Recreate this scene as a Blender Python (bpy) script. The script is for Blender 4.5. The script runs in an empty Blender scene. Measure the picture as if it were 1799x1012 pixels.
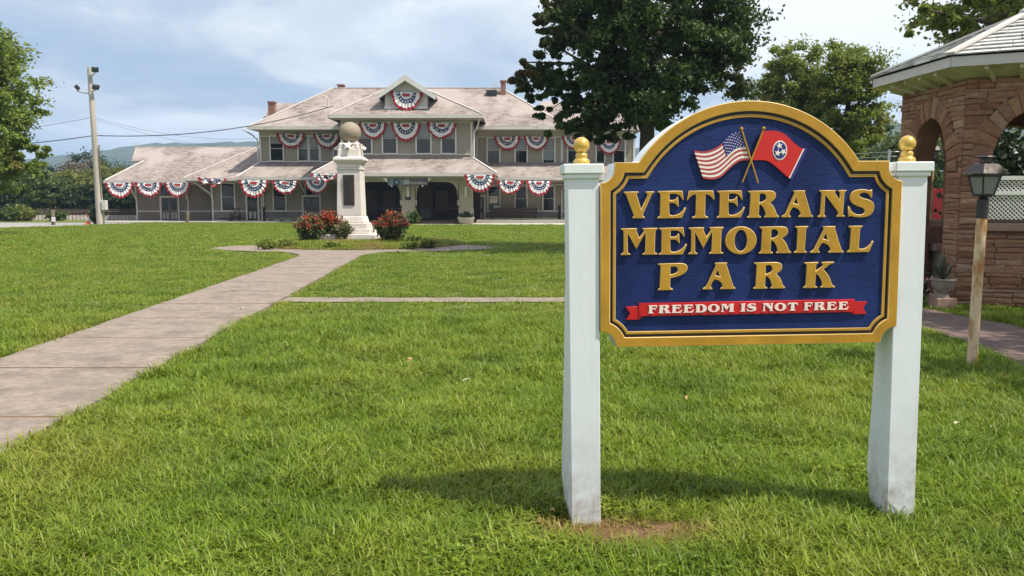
import bpy, bmesh, math, random
import numpy as np
from mathutils import Vector, Matrix, noise as mnoise
R = math.radians
SC = bpy.context.scene
COL = SC.collection
rnd = random.Random(7)
nr = np.random.default_rng(7)

# ------------------------------------------------------------------ camera, sky, sun, exposure
FOC, EYE = 1450.0, 1.56
PITCH = math.atan(151 / FOC)
cp_, sp_ = math.cos(PITCH), math.sin(PITCH)
cam = bpy.data.cameras.new('camera'); cam.sensor_width = 36; cam.lens = FOC / 1799 * 36
cam.clip_start = 0.05; cam.clip_end = 9000
camo = bpy.data.objects.new('camera', cam); COL.objects.link(camo)
camo.location = (0, 0, EYE); camo.rotation_euler = (math.pi / 2 - PITCH, 0, 0)
SC.camera = camo

SUN_DIR = Vector((0.57, -0.25, 1.0)).normalized()          # towards the sun
world = bpy.data.worlds.new('World'); SC.world = world; world.use_nodes = True
wn, wl = world.node_tree.nodes, world.node_tree.links
for n in list(wn): wn.remove(n)
def wnode(t, **k):
    n = wn.new(t)
    for a, v in k.items(): setattr(n, a, v)
    return n
w_out = wnode('ShaderNodeOutputWorld'); w_bg = wnode('ShaderNodeBackground')
w_bg.inputs['Strength'].default_value = 0.115
wl.new(w_bg.outputs[0], w_out.inputs[0])
w_sky = wnode('ShaderNodeTexSky', sky_type='NISHITA', sun_disc=False)
w_sky.sun_elevation = math.asin(SUN_DIR.z); w_sky.sun_rotation = math.atan2(SUN_DIR.x, SUN_DIR.y)
w_sky.air_density = 1.0; w_sky.dust_density = 1.6; w_sky.ozone_density = 1.5
w_tc = wnode('ShaderNodeTexCoord'); w_sep = wnode('ShaderNodeSeparateXYZ')
wl.new(w_tc.outputs['Generated'], w_sep.inputs[0])
def wmath(op, a, b=None, clamp=False):
    n = wnode('ShaderNodeMath', operation=op, use_clamp=clamp)
    for i, v in enumerate((a, b)):
        if v is None: continue
        if isinstance(v, (int, float)): n.inputs[i].default_value = v
        else: wl.new(v, n.inputs[i])
    return n.outputs[0]
zc = wmath('ADD', wmath('MAXIMUM', w_sep.outputs[2], 0.0), 0.16)     # a cloud deck seen in perspective
cx_ = wmath('DIVIDE', w_sep.outputs[0], zc); cy_ = wmath('DIVIDE', w_sep.outputs[1], zc)
w_cmb = wnode('ShaderNodeCombineXYZ')
wl.new(cx_, w_cmb.inputs[0]); wl.new(cy_, w_cmb.inputs[1])
def wnoise(scale, detail, rough, off, dist=0.0):
    m = wnode('ShaderNodeMapping'); m.inputs['Location'].default_value = off
    wl.new(w_cmb.outputs[0], m.inputs[0])
    n = wnode('ShaderNodeTexNoise'); n.inputs['Scale'].default_value = scale
    n.inputs['Detail'].default_value = detail; n.inputs['Roughness'].default_value = rough
    n.inputs['Distortion'].default_value = dist
    wl.new(m.outputs[0], n.inputs['Vector']); return n.outputs['Fac']
def wramp(src, pts):
    r = wnode('ShaderNodeValToRGB'); e = r.color_ramp.elements
    while len(e) < len(pts): e.new(0.5)
    for el, (p, c) in zip(e, pts): el.position = p; el.color = (c, c, c, 1) if isinstance(c, (int, float)) else (*c, 1)
    r.color_ramp.interpolation = 'EASE'
    wl.new(src, r.inputs[0]); return r.outputs[0]
CLOUD_OFF = (-10.932, 18.492, -3.737)
n_cover = wnoise(0.75, 7, 0.52, CLOUD_OFF, 0.25)
WHITE_OFF = (8.193, -16.593, -2.526)
n_white = wnoise(0.62, 7, 0.55, WHITE_OFF, 0.35)
cover = wramp(n_cover, [(0.30, 0.55), (0.55, 1.0)])
body = wramp(n_white, [(0.36, (2.9, 3.75, 4.9)), (0.435, (3.6, 4.25, 5.1)), (0.50, (5.4, 5.7, 6.1)), (0.58, (7.6, 7.7, 7.8))])
w_mix = wnode('ShaderNodeMix', data_type='RGBA')
wl.new(cover, w_mix.inputs['Factor']); wl.new(w_sky.outputs[0], w_mix.inputs['A']); wl.new(body, w_mix.inputs['B'])
wl.new(w_mix.outputs['Result'], w_bg.inputs['Color'])

sl = bpy.data.lights.new('sun', 'SUN'); sl.energy = 4.8; sl.angle = R(0.6); sl.color = (1.0, 0.925, 0.79)
so = bpy.data.objects.new('sun', sl); COL.objects.link(so); so.location = (20, -10, 40)
so.rotation_euler = SUN_DIR.to_track_quat('Z', 'Y').to_euler()
SC.view_settings.view_transform = 'Standard'; SC.view_settings.look = 'None'
SC.view_settings.exposure = 0.5; SC.view_settings.gamma = 1.0; SC.view_settings.use_curve_mapping = False

# ------------------------------------------------------------------ helpers
def ray(px, py):
    u = (px - 899.5) / FOC; v = (506 - py) / FOC
    return Vector((u, cp_ + v * sp_, v * cp_ - sp_))
def P(px, py, Y):
    d = ray(px, py); return Vector((0, 0, EYE)) + d * (Y / d.y)
def PX(px, Y, py=300): return P(px, py, Y).x
def PZ(py, Y): return P(899.5, py, Y).z
def G(px, py):
    d = ray(px, py); return Vector((0, 0, EYE)) + d * (-EYE / d.z)

def tag(o, label=None, cat=None, group=None, kind=None):
    if label: o['label'] = label
    if cat: o['category'] = cat
    if group: o['group'] = group
    if kind: o['kind'] = kind
    return o
def thing(name, label, cat, loc=(0, 0, 0), group=None, rz=0.0, kind=None):
    o = bpy.data.objects.new(name, None); COL.objects.link(o)
    o.location = loc; o.rotation_euler = (0, 0, rz); o.empty_display_size = 0.2
    return tag(o, label, cat, group, kind)
def wloc(p):
    v = Vector((0, 0, 0))
    while p is not None: v += Vector(p.location); p = p.parent
    return v
def copy_tree(o, parent=None):
    c = o.copy(); COL.objects.link(c); c.parent = parent
    for ch in list(o.children): copy_tree(ch, c)
    return c

class MB:
    def __init__(s): s.v = []; s.f = []
    def add(s, vs, fs):
        b = len(s.v); s.v += [tuple(p) for p in vs]; s.f += [tuple(i + b for i in f) for f in fs]; return s
    def box(s, x0, x1, y0, y1, z0, z1):
        return s.add([(x0,y0,z0),(x1,y0,z0),(x1,y1,z0),(x0,y1,z0),(x0,y0,z1),(x1,y0,z1),(x1,y1,z1),(x0,y1,z1)],
                     [(0,3,2,1),(4,5,6,7),(0,1,5,4),(1,2,6,5),(2,3,7,6),(3,0,4,7)])
    def boxpx(s, px0, px1, py0, py1, Y0, Y1):
        return s.box(PX(px0, Y0), PX(px1, Y0), Y0, Y1, PZ(py1, Y0), PZ(py0, Y0))
    def bar(s, a, b, w, h=None, up=(0, 0, 1)):
        a = Vector(a); b = Vector(b); d = (b - a).normalized(); h = h or w
        u = Vector(up)
        if abs(d.dot(u)) > 0.98: u = Vector((0, 1, 0))
        r = d.cross(u).normalized() * w / 2; q = r.cross(d).normalized() * h / 2
        vs = [a - r - q, a + r - q, a + r + q, a - r + q, b - r - q, b + r - q, b + r + q, b - r + q]
        return s.add(vs, [(0,1,2,3),(7,6,5,4),(0,4,5,1),(1,5,6,2),(2,6,7,3),(3,7,4,0)])
    def tube(s, pts, rads, n=8, caps=True):
        pts = [Vector(p) for p in pts]; b = len(s.v); prev = None
        if isinstance(rads, (int, float)): rads = [rads] * len(pts)
        for i, p in enumerate(pts):
            d = (pts[min(i + 1, len(pts) - 1)] - pts[max(i - 1, 0)]).normalized()
            if prev is None:
                a = Vector((0, 0, 1)) if abs(d.z) < 0.9 else Vector((1, 0, 0)); prev = d.cross(a).normalized()
            prev = (prev - d * prev.dot(d)).normalized(); q = d.cross(prev)
            for k in range(n):
                t = 2 * math.pi * k / n; s.v.append(tuple(p + (prev * math.cos(t) + q * math.sin(t)) * rads[i]))
        for i in range(len(pts) - 1):
            for k in range(n):
                s.f.append((b+i*n+k, b+i*n+(k+1)%n, b+(i+1)*n+(k+1)%n, b+(i+1)*n+k))
        if caps:
            s.f.append(tuple(b + k for k in range(n - 1, -1, -1))); s.f.append(tuple(b + (len(pts)-1)*n + k for k in range(n)))
        return s
    def lathe(s, prof, c=(0, 0, 0), n=20, sx=1.0, sy=1.0, rot=0.0):
        b = len(s.v)
        for r, z in prof:
            for k in range(n):
                t = 2 * math.pi * k / n + rot
                s.v.append((c[0] + r * math.cos(t) * sx, c[1] + r * math.sin(t) * sy, c[2] + z))
        for i in range(len(prof) - 1):
            for k in range(n):
                s.f.append((b+i*n+k, b+i*n+(k+1)%n, b+(i+1)*n+(k+1)%n, b+(i+1)*n+k))
        s.f.append(tuple(b + k for k in range(n - 1, -1, -1))); s.f.append(tuple(b + (len(prof)-1)*n + k for k in range(n)))
        return s
    def sphere(s, c, r, nu=16, nv=10):
        return s.lathe([(max(r * math.sin(math.pi * i / nv), 1e-4), -r * math.cos(math.pi * i / nv)) for i in range(nv + 1)], c, nu)
    def prism(s, poly, off):
        n = len(poly); off = Vector(off)
        vs = [Vector(p) for p in poly]; vs += [p + off for p in vs]
        return s.add(vs, [tuple(range(n)), tuple(range(2*n-1, n-1, -1))] + [(i, n+i, n+(i+1)%n, (i+1)%n) for i in range(n)])
    def build(s, name, mat, parent=None, smooth=False, world=True, fix=True, bevel=0.0):
        me = bpy.data.meshes.new(name)
        off = wloc(parent) if (world and parent is not None) else Vector((0, 0, 0))
        me.from_pydata([(x - off.x, y - off.y, z - off.z) for x, y, z in s.v], [], s.f)
        if fix or bevel:
            bm = bmesh.new(); bm.from_mesh(me)
            if fix: bmesh.ops.recalc_face_normals(bm, faces=bm.faces)
            if bevel:
                es = [e for e in bm.edges if len(e.link_faces) == 2 and e.calc_face_angle(0) > 0.6]
                bmesh.ops.bevel(bm, geom=es, offset=bevel, segments=1, affect='EDGES', clamp_overlap=True)
            bm.to_mesh(me); bm.free()
        if smooth:
            me.polygons.foreach_set('use_smooth', [True] * len(me.polygons))
            try: me.set_sharp_from_angle(angle=R(40))
            except Exception: pass
        if mat: me.materials.append(mat)
        o = bpy.data.objects.new(name, me); COL.objects.link(o); o.parent = parent
        return o

def mesh_np(name, verts, faces, mat, parent=None, smooth=False):
    """verts (N,3) float, faces (M,k) int - fast path for foliage"""
    me = bpy.data.meshes.new(name); nf, k = faces.shape
    me.vertices.add(len(verts)); me.vertices.foreach_set('co', np.ascontiguousarray(verts, np.float32).ravel())
    me.loops.add(nf * k); me.loops.foreach_set('vertex_index', np.ascontiguousarray(faces, np.int32).ravel())
    me.polygons.add(nf); me.polygons.foreach_set('loop_start', np.arange(nf, dtype=np.int32) * k)
    if smooth: me.polygons.foreach_set('use_smooth', np.ones(nf, bool))
    me.update(calc_edges=True)
    if mat: me.materials.append(mat)
    o = bpy.data.objects.new(name, me); COL.objects.link(o); o.parent = parent
    return o

# ------------------------------------------------------------------ materials
def lin(r, g, b):
    f = lambda c: ((c / 255 + 0.055) / 1.055) ** 2.4 if c > 10 else c / 255 / 12.92
    return (f(r), f(g), f(b))
class NT:
    def __init__(s, name):
        s.m = bpy.data.materials.new(name); s.m.use_nodes = True
        s.n, s.l = s.m.node_tree.nodes, s.m.node_tree.links
        s.b = s.n['Principled BSDF']; s.tc = s.n.new('ShaderNodeTexCoord')
    def node(s, t, **k):
        n = s.n.new(t)
        for a, v in k.items(): setattr(n, a, v)
        return n
    def inp(s, n, i, v):
        if hasattr(v, 'links') or hasattr(v, 'is_output'): s.l.new(v, n.inputs[i])
        else: n.inputs[i].default_value = v
    def noise(s, scale, detail=4, rough=0.55, vec=None, stretch=None, dist=0.0, out='Fac'):
        v = vec or s.tc.outputs['Object']
        if stretch:
            m = s.node('ShaderNodeMapping'); m.inputs['Scale'].default_value = stretch; s.l.new(v, m.inputs[0]); v = m.outputs[0]
        n = s.node('ShaderNodeTexNoise'); s.inp(n, 'Scale', scale); s.inp(n, 'Detail', detail); s.inp(n, 'Roughness', rough); s.inp(n, 'Distortion', dist)
        s.l.new(v, n.inputs['Vector']); return n.outputs[out]
    def ramp(s, src, pts, interp='LINEAR'):
        r = s.node('ShaderNodeValToRGB'); e = r.color_ramp.elements; r.color_ramp.interpolation = interp
        while len(e) < len(pts): e.new(0.5)
        for el, (p, c) in zip(e, pts): el.position = p; el.color = (c, c, c, 1) if isinstance(c, (int, float)) else (*c[:3], 1)
        s.l.new(src, r.inputs[0]); return r.outputs[0]
    def mix(s, f, a, b, blend='MIX'):
        n = s.node('ShaderNodeMix', data_type='RGBA', blend_type=blend)
        for i, v in (('Factor', f), ('A', a), ('B', b)):
            if isinstance(v, tuple): n.inputs[i].default_value = (*v[:3], 1)
            else: s.inp(n, i, v)
        return n.outputs['Result']
    def math(s, op, a, b=0.0, clamp=False):
        n = s.node('ShaderNodeMath', operation=op, use_clamp=clamp); s.inp(n, 0, a); s.inp(n, 1, b); return n.outputs[0]
    def bump(s, h, strength=0.3, dist=0.01):
        n = s.node('ShaderNodeBump'); n.inputs['Strength'].default_value = strength; n.inputs['Distance'].default_value = dist
        s.l.new(h, n.inputs['Height']); s.l.new(n.outputs[0], s.b.inputs['Normal'])
    def col(s, c):
        if isinstance(c, tuple): s.b.inputs['Base Color'].default_value = (*c[:3], 1)
        else: s.l.new(c, s.b.inputs['Base Color'])
    def set(s, **k):
        for a, v in k.items(): s.inp(s.b, a.replace('_', ' '), v)
def M(name, c, rough=0.6, var=0.14, scale=6.0, bump=0.0, bscale=None, bdist=0.005, metal=0.0, stretch=None, dirt=None, dscale=1.5, dlo=0.52, dhi=0.72, spec=0.5):
    t = NT(name); lo = tuple(x * (1 - var) for x in c); hi = tuple(min(1, x * (1 + var)) for x in c)
    k = t.mix(t.ramp(t.noise(scale, 5, 0.6, stretch=stretch), [(0.3, 0.0), (0.7, 1.0)]), lo, hi)
    if dirt: k = t.mix(t.ramp(t.noise(dscale, 7, 0.65, stretch=stretch), [(dlo, 0.0), (dhi, 1.0)]), k, dirt)
    t.col(k); t.set(Roughness=rough, Metallic=metal); t.b.inputs['Specular IOR Level'].default_value = spec
    if bump: t.bump(t.noise(bscale or scale * 6, 6, 0.6, stretch=stretch), bump, bdist)
    return t.m
def leaf_mat(name, c1, c2, c3=None, trans=0.35, vscale=0.35, rough=0.5):
    t = NT(name); geo = t.node('ShaderNodeNewGeometry')
    k = t.mix(geo.outputs['Random Per Island'], c1, c2)
    if c3: k = t.mix(t.ramp(t.noise(vscale, 3, 0.5), [(0.54, 0.0), (0.66, 0.85)]), k, c3)
    t.col(k); t.set(Roughness=rough); t.b.inputs['Specular IOR Level'].default_value = 0.35
    tr = t.node('ShaderNodeBsdfTranslucent'); t.inp(tr, 'Color', k)
    mx = t.node('ShaderNodeMixShader'); mx.inputs[0].default_value = trans
    t.l.new(t.b.outputs[0], mx.inputs[1]); t.l.new(tr.outputs[0], mx.inputs[2])
    t.l.new(mx.outputs[0], t.n['Material Output'].inputs[0]); return t.m

m_white = M('white_post_paint', (0.70, 0.73, 0.74), 0.45, 0.05, 3, 0.12, 30, dirt=(0.42, 0.41, 0.37), dscale=2.2, dlo=0.60, dhi=0.85)
m_white2 = M('white_trim_paint', (0.62, 0.60, 0.57), 0.5, 0.08, 2)
m_gold = M('gold_paint', (0.44, 0.235, 0.024), 0.5, 0.16, 7, 0.25, 45, spec=0.3, dirt=(0.33, 0.165, 0.02), dscale=4, dlo=0.5, dhi=0.8)
m_goldm = M('gold_leaf_finial', (0.62, 0.40, 0.09), 0.32, 0.08, 8, metal=0.35)
m_black = M('dark_line_paint', (0.02, 0.012, 0.01), 0.5, 0.1)
m_red = M('red_paint', (0.50, 0.006, 0.010), 0.4, 0.08, 8)
m_pink = M('letter_white_paint', (0.80, 0.66, 0.62), 0.5, 0.05)
m_navy = M('flag_blue_paint', (0.018, 0.022, 0.19), 0.45, 0.08)
m_fred = M('flag_red_paint', (0.40, 0.05, 0.05), 0.45, 0.08)
m_fred2 = M('state_flag_red', (0.56, 0.012, 0.010), 0.4, 0.05)
m_fwhite = M('flag_white_paint', (0.80, 0.72, 0.68), 0.5, 0.04)
def _blue():
    t = NT('sandblasted_blue_paint')
    g = t.noise(22, 6, 0.65, stretch=(1, 1, 3.5)); g2 = t.noise(160, 3, 0.6)
    t.col(t.mix(t.ramp(t.noise(3.5, 5, 0.6), [(0.35, 0.0), (0.7, 1.0)]), (0.005, 0.014, 0.080), (0.013, 0.034, 0.150)))
    t.set(Roughness=0.55); t.b.inputs['Specular IOR Level'].default_value = 0.22
    h = t.math('ADD', t.math('MULTIPLY', g, 1.0), t.math('MULTIPLY', g2, 0.7)); t.bump(h, 0.5, 0.004); return t.m
m_blue = _blue()

def _siding(name, c, per=0.13):
    t = NT(name); sep = t.node('ShaderNodeSeparateXYZ'); geo = t.node('ShaderNodeNewGeometry'); t.l.new(geo.outputs['Position'], sep.inputs[0])
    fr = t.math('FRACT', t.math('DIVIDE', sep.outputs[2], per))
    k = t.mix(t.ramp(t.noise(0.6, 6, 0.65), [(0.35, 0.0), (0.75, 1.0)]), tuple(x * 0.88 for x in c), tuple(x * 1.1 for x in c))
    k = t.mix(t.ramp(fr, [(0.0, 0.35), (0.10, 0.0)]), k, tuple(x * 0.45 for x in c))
    t.col(k); t.set(Roughness=0.7); t.bump(fr, 0.6, 0.02); return t.m
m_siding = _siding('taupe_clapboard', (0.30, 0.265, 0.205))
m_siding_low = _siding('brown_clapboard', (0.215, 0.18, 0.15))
m_wains = _siding('grey_wainscot', (0.19, 0.165, 0.15), 0.1)
def _roof(name, c, stain, per=0.15):
    t = NT(name); geo = t.node('ShaderNodeNewGeometry'); sep = t.node('ShaderNodeSeparateXYZ'); t.l.new(geo.outputs['Position'], sep.inputs[0])
    fr = t.math('FRACT', t.math('DIVIDE', sep.outputs[2], per))
    n1 = t.noise(0.35, 8, 0.68, vec=geo.outputs['Position'], stretch=(1, 0.5, 1.0)); n2 = t.noise(2.6, 9, 0.78, vec=geo.outputs['Position'], stretch=(.7, 1, 3.5))
    k = t.mix(t.ramp(n2, [(0.3, 0.0), (0.7, 1.0)]), tuple(x * 0.84 for x in c), tuple(min(1, x * 1.1) for x in c))
    k = t.mix(t.math('MULTIPLY', t.ramp(n1, [(0.43, 0.0), (0.54, 1.0)]), t.ramp(n2, [(0.42, 0.05), (0.58, 1.0)])), k, stain)
    k = t.mix(t.ramp(fr, [(0.0, 0.28), (0.2, 0.0)]), k, tuple(x * 0.5 for x in c))
    t.col(k); t.set(Roughness=0.85); t.bump(t.math('ADD', fr, t.noise(14, 4, 0.6, vec=geo.outputs['Position'])), 0.35, 0.02); return t.m
m_roof = _roof('weathered_pink_shingle', (0.345, 0.29, 0.27), (0.12, 0.09, 0.078))
m_groof = M('pale_grey_shingle', (0.46, 0.46, 0.45), 0.8, 0.16, 3, 0.4, 40, dirt=(0.25, 0.25, 0.24), dscale=3, dlo=0.55, dhi=0.8)
m_gutter = M('gutter_white', (0.55, 0.51, 0.48), 0.5, 0.08, 1.5, dirt=(0.3, 0.26, 0.23), dscale=1.2, dlo=0.58, dhi=0.8)
m_soffit = M('soffit_paint', (0.40, 0.37, 0.30), 0.7, 0.1, 2)
m_gsoffit = M('green_soffit', (0.52, 0.50, 0.31), 0.7, 0.2, 2, dirt=(0.2, 0.17, 0.1), dscale=2)
m_glass = M('window_glass_dark', (0.012, 0.014, 0.016), 0.06, 0.3, 0.8)
m_blind = M('window_blind', (0.20, 0.215, 0.22), 0.25, 0.1, 1)
m_dooor = M('grey_door_paint', (0.10, 0.09, 0.085), 0.5, 0.1)
m_dpanel = M('door_panel_light', (0.34, 0.32, 0.29), 0.5, 0.1)
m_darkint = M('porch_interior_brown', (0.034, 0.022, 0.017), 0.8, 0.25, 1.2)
m_darkwood = M('dark_stained_wood', (0.07, 0.042, 0.032), 0.6, 0.25, 5, 0.3)
m_pier = M('tan_pier_paint', (0.37, 0.325, 0.235), 0.7, 0.1, 1.5)
m_brick = M('chimney_brick', (0.24, 0.115, 0.085), 0.85, 0.25, 6, 0.3)
m_found = M('foundation_white', (0.5, 0.47, 0.43), 0.7, 0.15, 1)
m_conc = M('path_concrete', (0.245, 0.196, 0.162), 0.88, 0.26, 14.0, 0.7, 70, 0.008, dirt=(0.125, 0.098, 0.082), dscale=2.2, dlo=0.45, dhi=0.78)
m_conc2 = M('pale_concrete', (0.44, 0.40, 0.36), 0.85, 0.1, 1.5, 0.2)
m_asph = M('purple_grey_asphalt', (0.115, 0.076, 0.066), 0.9, 0.25, 5, 0.5, 120, 0.006)
m_road = M('pale_asphalt', (0.27, 0.255, 0.25), 0.9, 0.12, 0.8, 0.2)
m_marble = M('white_marble', (0.70, 0.645, 0.60), 0.6, 0.12, 4.5, 0.3, 30, dirt=(0.36, 0.31, 0.26), dscale=2.2, dlo=0.50, dhi=0.78, stretch=(1, 1, .4))
m_ball = M('weathered_stone_ball', (0.29, 0.235, 0.18), 0.75, 0.3, 14, 0.4, 60, 0.01)
m_bronze = M('dark_bronze', (0.055, 0.045, 0.04), 0.45, 0.25, 6, 0.5, 40, metal=0.4)
m_wood = M('weathered_pole_wood', (0.43, 0.39, 0.34), 0.85, 0.2, 3, 0.4, 30, stretch=(1, 1, 0.08))
m_oldwood = M('old_post_wood', (0.15, 0.12, 0.09), 0.9, 0.3, 8, 0.5, 30)
m_steel = M('galvanised_steel', (0.36, 0.37, 0.38), 0.4, 0.1, 5, metal=0.7)
m_dark = M('dark_metal', (0.03, 0.03, 0.032), 0.45, 0.2, 8, metal=0.3)
m_lens = M('floodlight_glass', (0.05, 0.07, 0.10), 0.25, 0.1)
m_cone = M('orange_plastic', (0.62, 0.12, 0.03), 0.5, 0.08, 3)
m_conew = M('reflective_white', (0.75, 0.74, 0.72), 0.4, 0.04)
m_cable = M('black_cable', (0.03, 0.03, 0.035), 0.6, 0.1)
m_iron = M('rusted_iron', (0.065, 0.038, 0.028), 0.8, 0.3, 3)
m_ballast = M('pale_ballast', (0.22, 0.195, 0.165), 0.9, 0.35, 5, 0.9, 8, 0.08)
m_soil = M('bare_soil', (0.135, 0.075, 0.036), 0.95, 0.25, 6, 0.6, 50, 0.01)
m_mulch = M('dry_bed_soil', (0.115, 0.085, 0.042), 0.95, 0.3, 3, 0.6, 25, 0.03)
m_bark = M('tree_bark', (0.075, 0.055, 0.043), 0.95, 0.3, 5, 0.8, 14, 0.05, stretch=(1, 1, 0.25))
m_barkl = M('grey_bark', (0.16, 0.13, 0.105), 0.95, 0.3, 5, 0.8, 14, 0.05, stretch=(1, 1, 0.25))
m_vanred = M('red_vehicle_paint', (0.55, 0.012, 0.02), 0.25, 0.03)
m_tyre = M('black_rubber', (0.02, 0.02, 0.02), 0.8, 0.2)
m_frost = M('frosted_lamp_glass', (0.20, 0.20, 0.20), 0.2, 0.12, 3)
m_lattice = M('lattice_white', (0.75, 0.74, 0.71), 0.5, 0.05)
m_fab_r = M('bunting_red', (0.33, 0.020, 0.032), 0.75, 0.15, 4)
m_fab_w = M('bunting_white', (0.74, 0.71, 0.71), 0.75, 0.06, 4)
m_fab_b = M('bunting_blue', (0.018, 0.045, 0.125), 0.75, 0.15, 4)
def _rustpost():
    t = NT('rusty_cream_paint')
    k = t.mix(t.ramp(t.noise(7, 6, 0.7, stretch=(1, 1, 0.35)), [(0.46, 0.0), (0.58, 1.0)]), (0.60, 0.45, 0.29), (0.36, 0.16, 0.045))
    k = t.mix(t.ramp(t.noise(18, 5, 0.7), [(0.64, 0.0), (0.72, 0.8)]), k, (0.16, 0.07, 0.03))
    t.col(k); t.set(Roughness=0.7); t.bump(t.noise(40, 5, 0.6), 0.4, 0.003); return t.m
m_rust = _rustpost()
def _stone():
    t = NT('red_sandstone'); oi = t.node('ShaderNodeObjectInfo'); geo = t.node('ShaderNodeNewGeometry')
    k = t.ramp(t.math('FRACT', t.math('ADD', oi.outputs['Random'], geo.outputs['Random Per Island'])), [(0.0, (0.26, 0.115, 0.065)), (0.25, (0.36, 0.175, 0.100)), (0.5, (0.44, 0.245, 0.145)), (0.7, (0.31, 0.160, 0.105)), (0.85, (0.40, 0.25, 0.17)), (1.0, (0.50, 0.315, 0.20))])
    k = t.mix(t.ramp(t.noise(9, 6, 0.65, stretch=(1, 1, 2.5)), [(0.3, 0.0), (0.75, 1.0)]), k, t.mix(1.0, k, (0.55, 0.5, 0.48), 'MULTIPLY'))
    t.col(k); t.set(Roughness=0.9); t.bump(t.math('ADD', t.noise(14, 7, 0.65, stretch=(1, 1, 2.2)), t.math('MULTIPLY', t.noise(90, 3), 0.3)), 0.9, 0.035); return t.m
m_stone = _stone()
m_mortar = M('dark_mortar', (0.19, 0.10, 0.062), 0.95, 0.3, 6, 0.7, 30, 0.02)
m_flatst = M('dressed_stone', (0.30, 0.19, 0.14), 0.85, 0.15, 4, 0.4, 40)

# ------------------------------------------------------------------ ground and structure
def edge_noise(x, s=1.0): return mnoise.noise(Vector((x * s, 3.1, 7.7)))
def path_right(Y): return -3.12 - 0.0655 * (Y - 4.9)
PW = 1.70
MON = Vector((PX(618, 31.3, 380), 31.3, 0))

def _lawn():
    t = NT('lawn_soil'); geo = t.node('ShaderNodeNewGeometry')
    n1 = t.noise(0.35, 6, 0.6, vec=geo.outputs['Position']); n2 = t.noise(9, 6, 0.65, vec=geo.outputs['Position'])
    k = t.mix(t.ramp(n2, [(0.3, 0.0), (0.7, 1.0)]), (0.055, 0.080, 0.014), (0.13, 0.165, 0.03))
    k = t.mix(t.ramp(n1, [(0.45, 0.0), (0.7, 0.5)]), k, (0.15, 0.16, 0.04))
    t.col(k); t.set(Roughness=0.95); t.bump(n2, 0.7, 0.03); return t.m
m_lawn = _lawn()
g = MB().add([(-900, -150, 0), (900, -150, 0), (900, 3200, 0), (-900, 3200, 0)], [(0, 1, 2, 3)]).build('lawn', m_lawn)
tag(g, kind='structure')

def ragged_strip(mb, pts_l, pts_r, z):
    n = len(pts_l); vs = [(*p, z) for p in pts_l] + [(*p, z) for p in pts_r]
    mb.add(vs, [(i, n + i, n + i + 1, i + 1) for i in range(n - 1)])
# main path: concrete slabs with recessed joints
path = thing('path', None, None, (0, 0, 0), kind='structure')
cuts = [3.2, 5.75, 7.5, 9.2, 10.8, 12.35, 14.1, 15.8, 17.4, 19.1, 20.8, 22.4, 23.9, 25.35]
mb = MB().box(-3.0 - PW - .3, -2.9, 2.6, 3.0, 0, .002)
def slab(y0, y1, name='slab', seed=0):
    rr = random.Random(seed); n = 7; L = []; Rr = []
    for i in range(n):
        y = y0 + 0.024 + (y1 - y0 - 0.048) * i / (n - 1)
        xr = path_right(y) + 0.035 * edge_noise(y, 1.9); xl = path_right(y) - PW + 0.04 * edge_noise(y + 50, 1.7)
        if y > 23.2: xr += 0.55 * max(0, (y - 23.2) / 2.2) ** 2; xl -= 0.9 * max(0, (y - 23.2) / 2.2) ** 2
        L.append((xl, y)); Rr.append((xr, y))
    poly = [(*p, 0.0) for p in L] + [(*p, 0.0) for p in reversed(Rr)]
    m = MB(); h = 0.040 + rr.uniform(-0.0012, 0.0012); tilt = rr.uniform(-0.0006, 0.0006)
    top = [Vector((x, y, h + tilt * (y - y0))) for x, y, _ in poly]
    n2 = len(poly); m.add([(x, y, -0.03) for x, y, _ in poly] + top, [tuple(range(n2, 2 * n2))] + [(i, (i+1) % n2, n2 + (i+1) % n2, n2 + i) for i in range(n2)])
    return m.build(name, m_conc, path, bevel=0.002)
for i in range(len(cuts) - 1): slab(cuts[i], cuts[i + 1], seed=i)
jb = MB(); ragged_strip(jb, [(path_right(y) - PW + 0.03, y) for y in np.linspace(3.2, 25.3, 30)], [(path_right(y) - 0.03, y) for y in np.linspace(3.2, 25.3, 30)], 0.0372)
tag(jb.build('path_joint_bed', m_soil), kind='structure')
# ring path round the monument bed
BED = (-5.5, 30.4, 3.65, 4.0); RING = (-5.3, 27.9, 4.75, 2.65)
n = 90
mb = MB(); vs = [(RING[0], RING[1], 0.034)]
for k in range(n):
    a = 2 * math.pi * k / n; w_ = 1 + .02 * edge_noise(k, .5); vs.append((RING[0] + RING[2] * w_ * math.cos(a), RING[1] + RING[3] * w_ * math.sin(a), 0.034))
mb.add(vs, [(0, 1 + k, 1 + (k+1) % n) for k in range(n)]); tag(mb.build('ring_path', m_conc), kind='structure')
mb = MB(); vs = [(MON.x, MON.y, 0.16)]
for j, (f_, zz_) in enumerate(((.5, .15), (.85, .11), (1.0, 0.038))):
    for k in range(n):
        a = 2 * math.pi * k / n; vs.append((BED[0] + BED[2] * f_ * math.cos(a), BED[1] + BED[3] * f_ * math.sin(a), zz_ + 0.015 * edge_noise(k + j * 40, .9)))
mb.add(vs, [(0, 1 + k, 1 + (k+1) % n) for k in range(n)] + [(1 + j*n + k, 1 + (j+1)*n + k, 1 + (j+1)*n + (k+1) % n, 1 + j*n + (k+1) % n) for j in range(2) for k in range(n)])
tag(mb.build('flower_bed', m_mulch, smooth=True), kind='structure')
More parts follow.
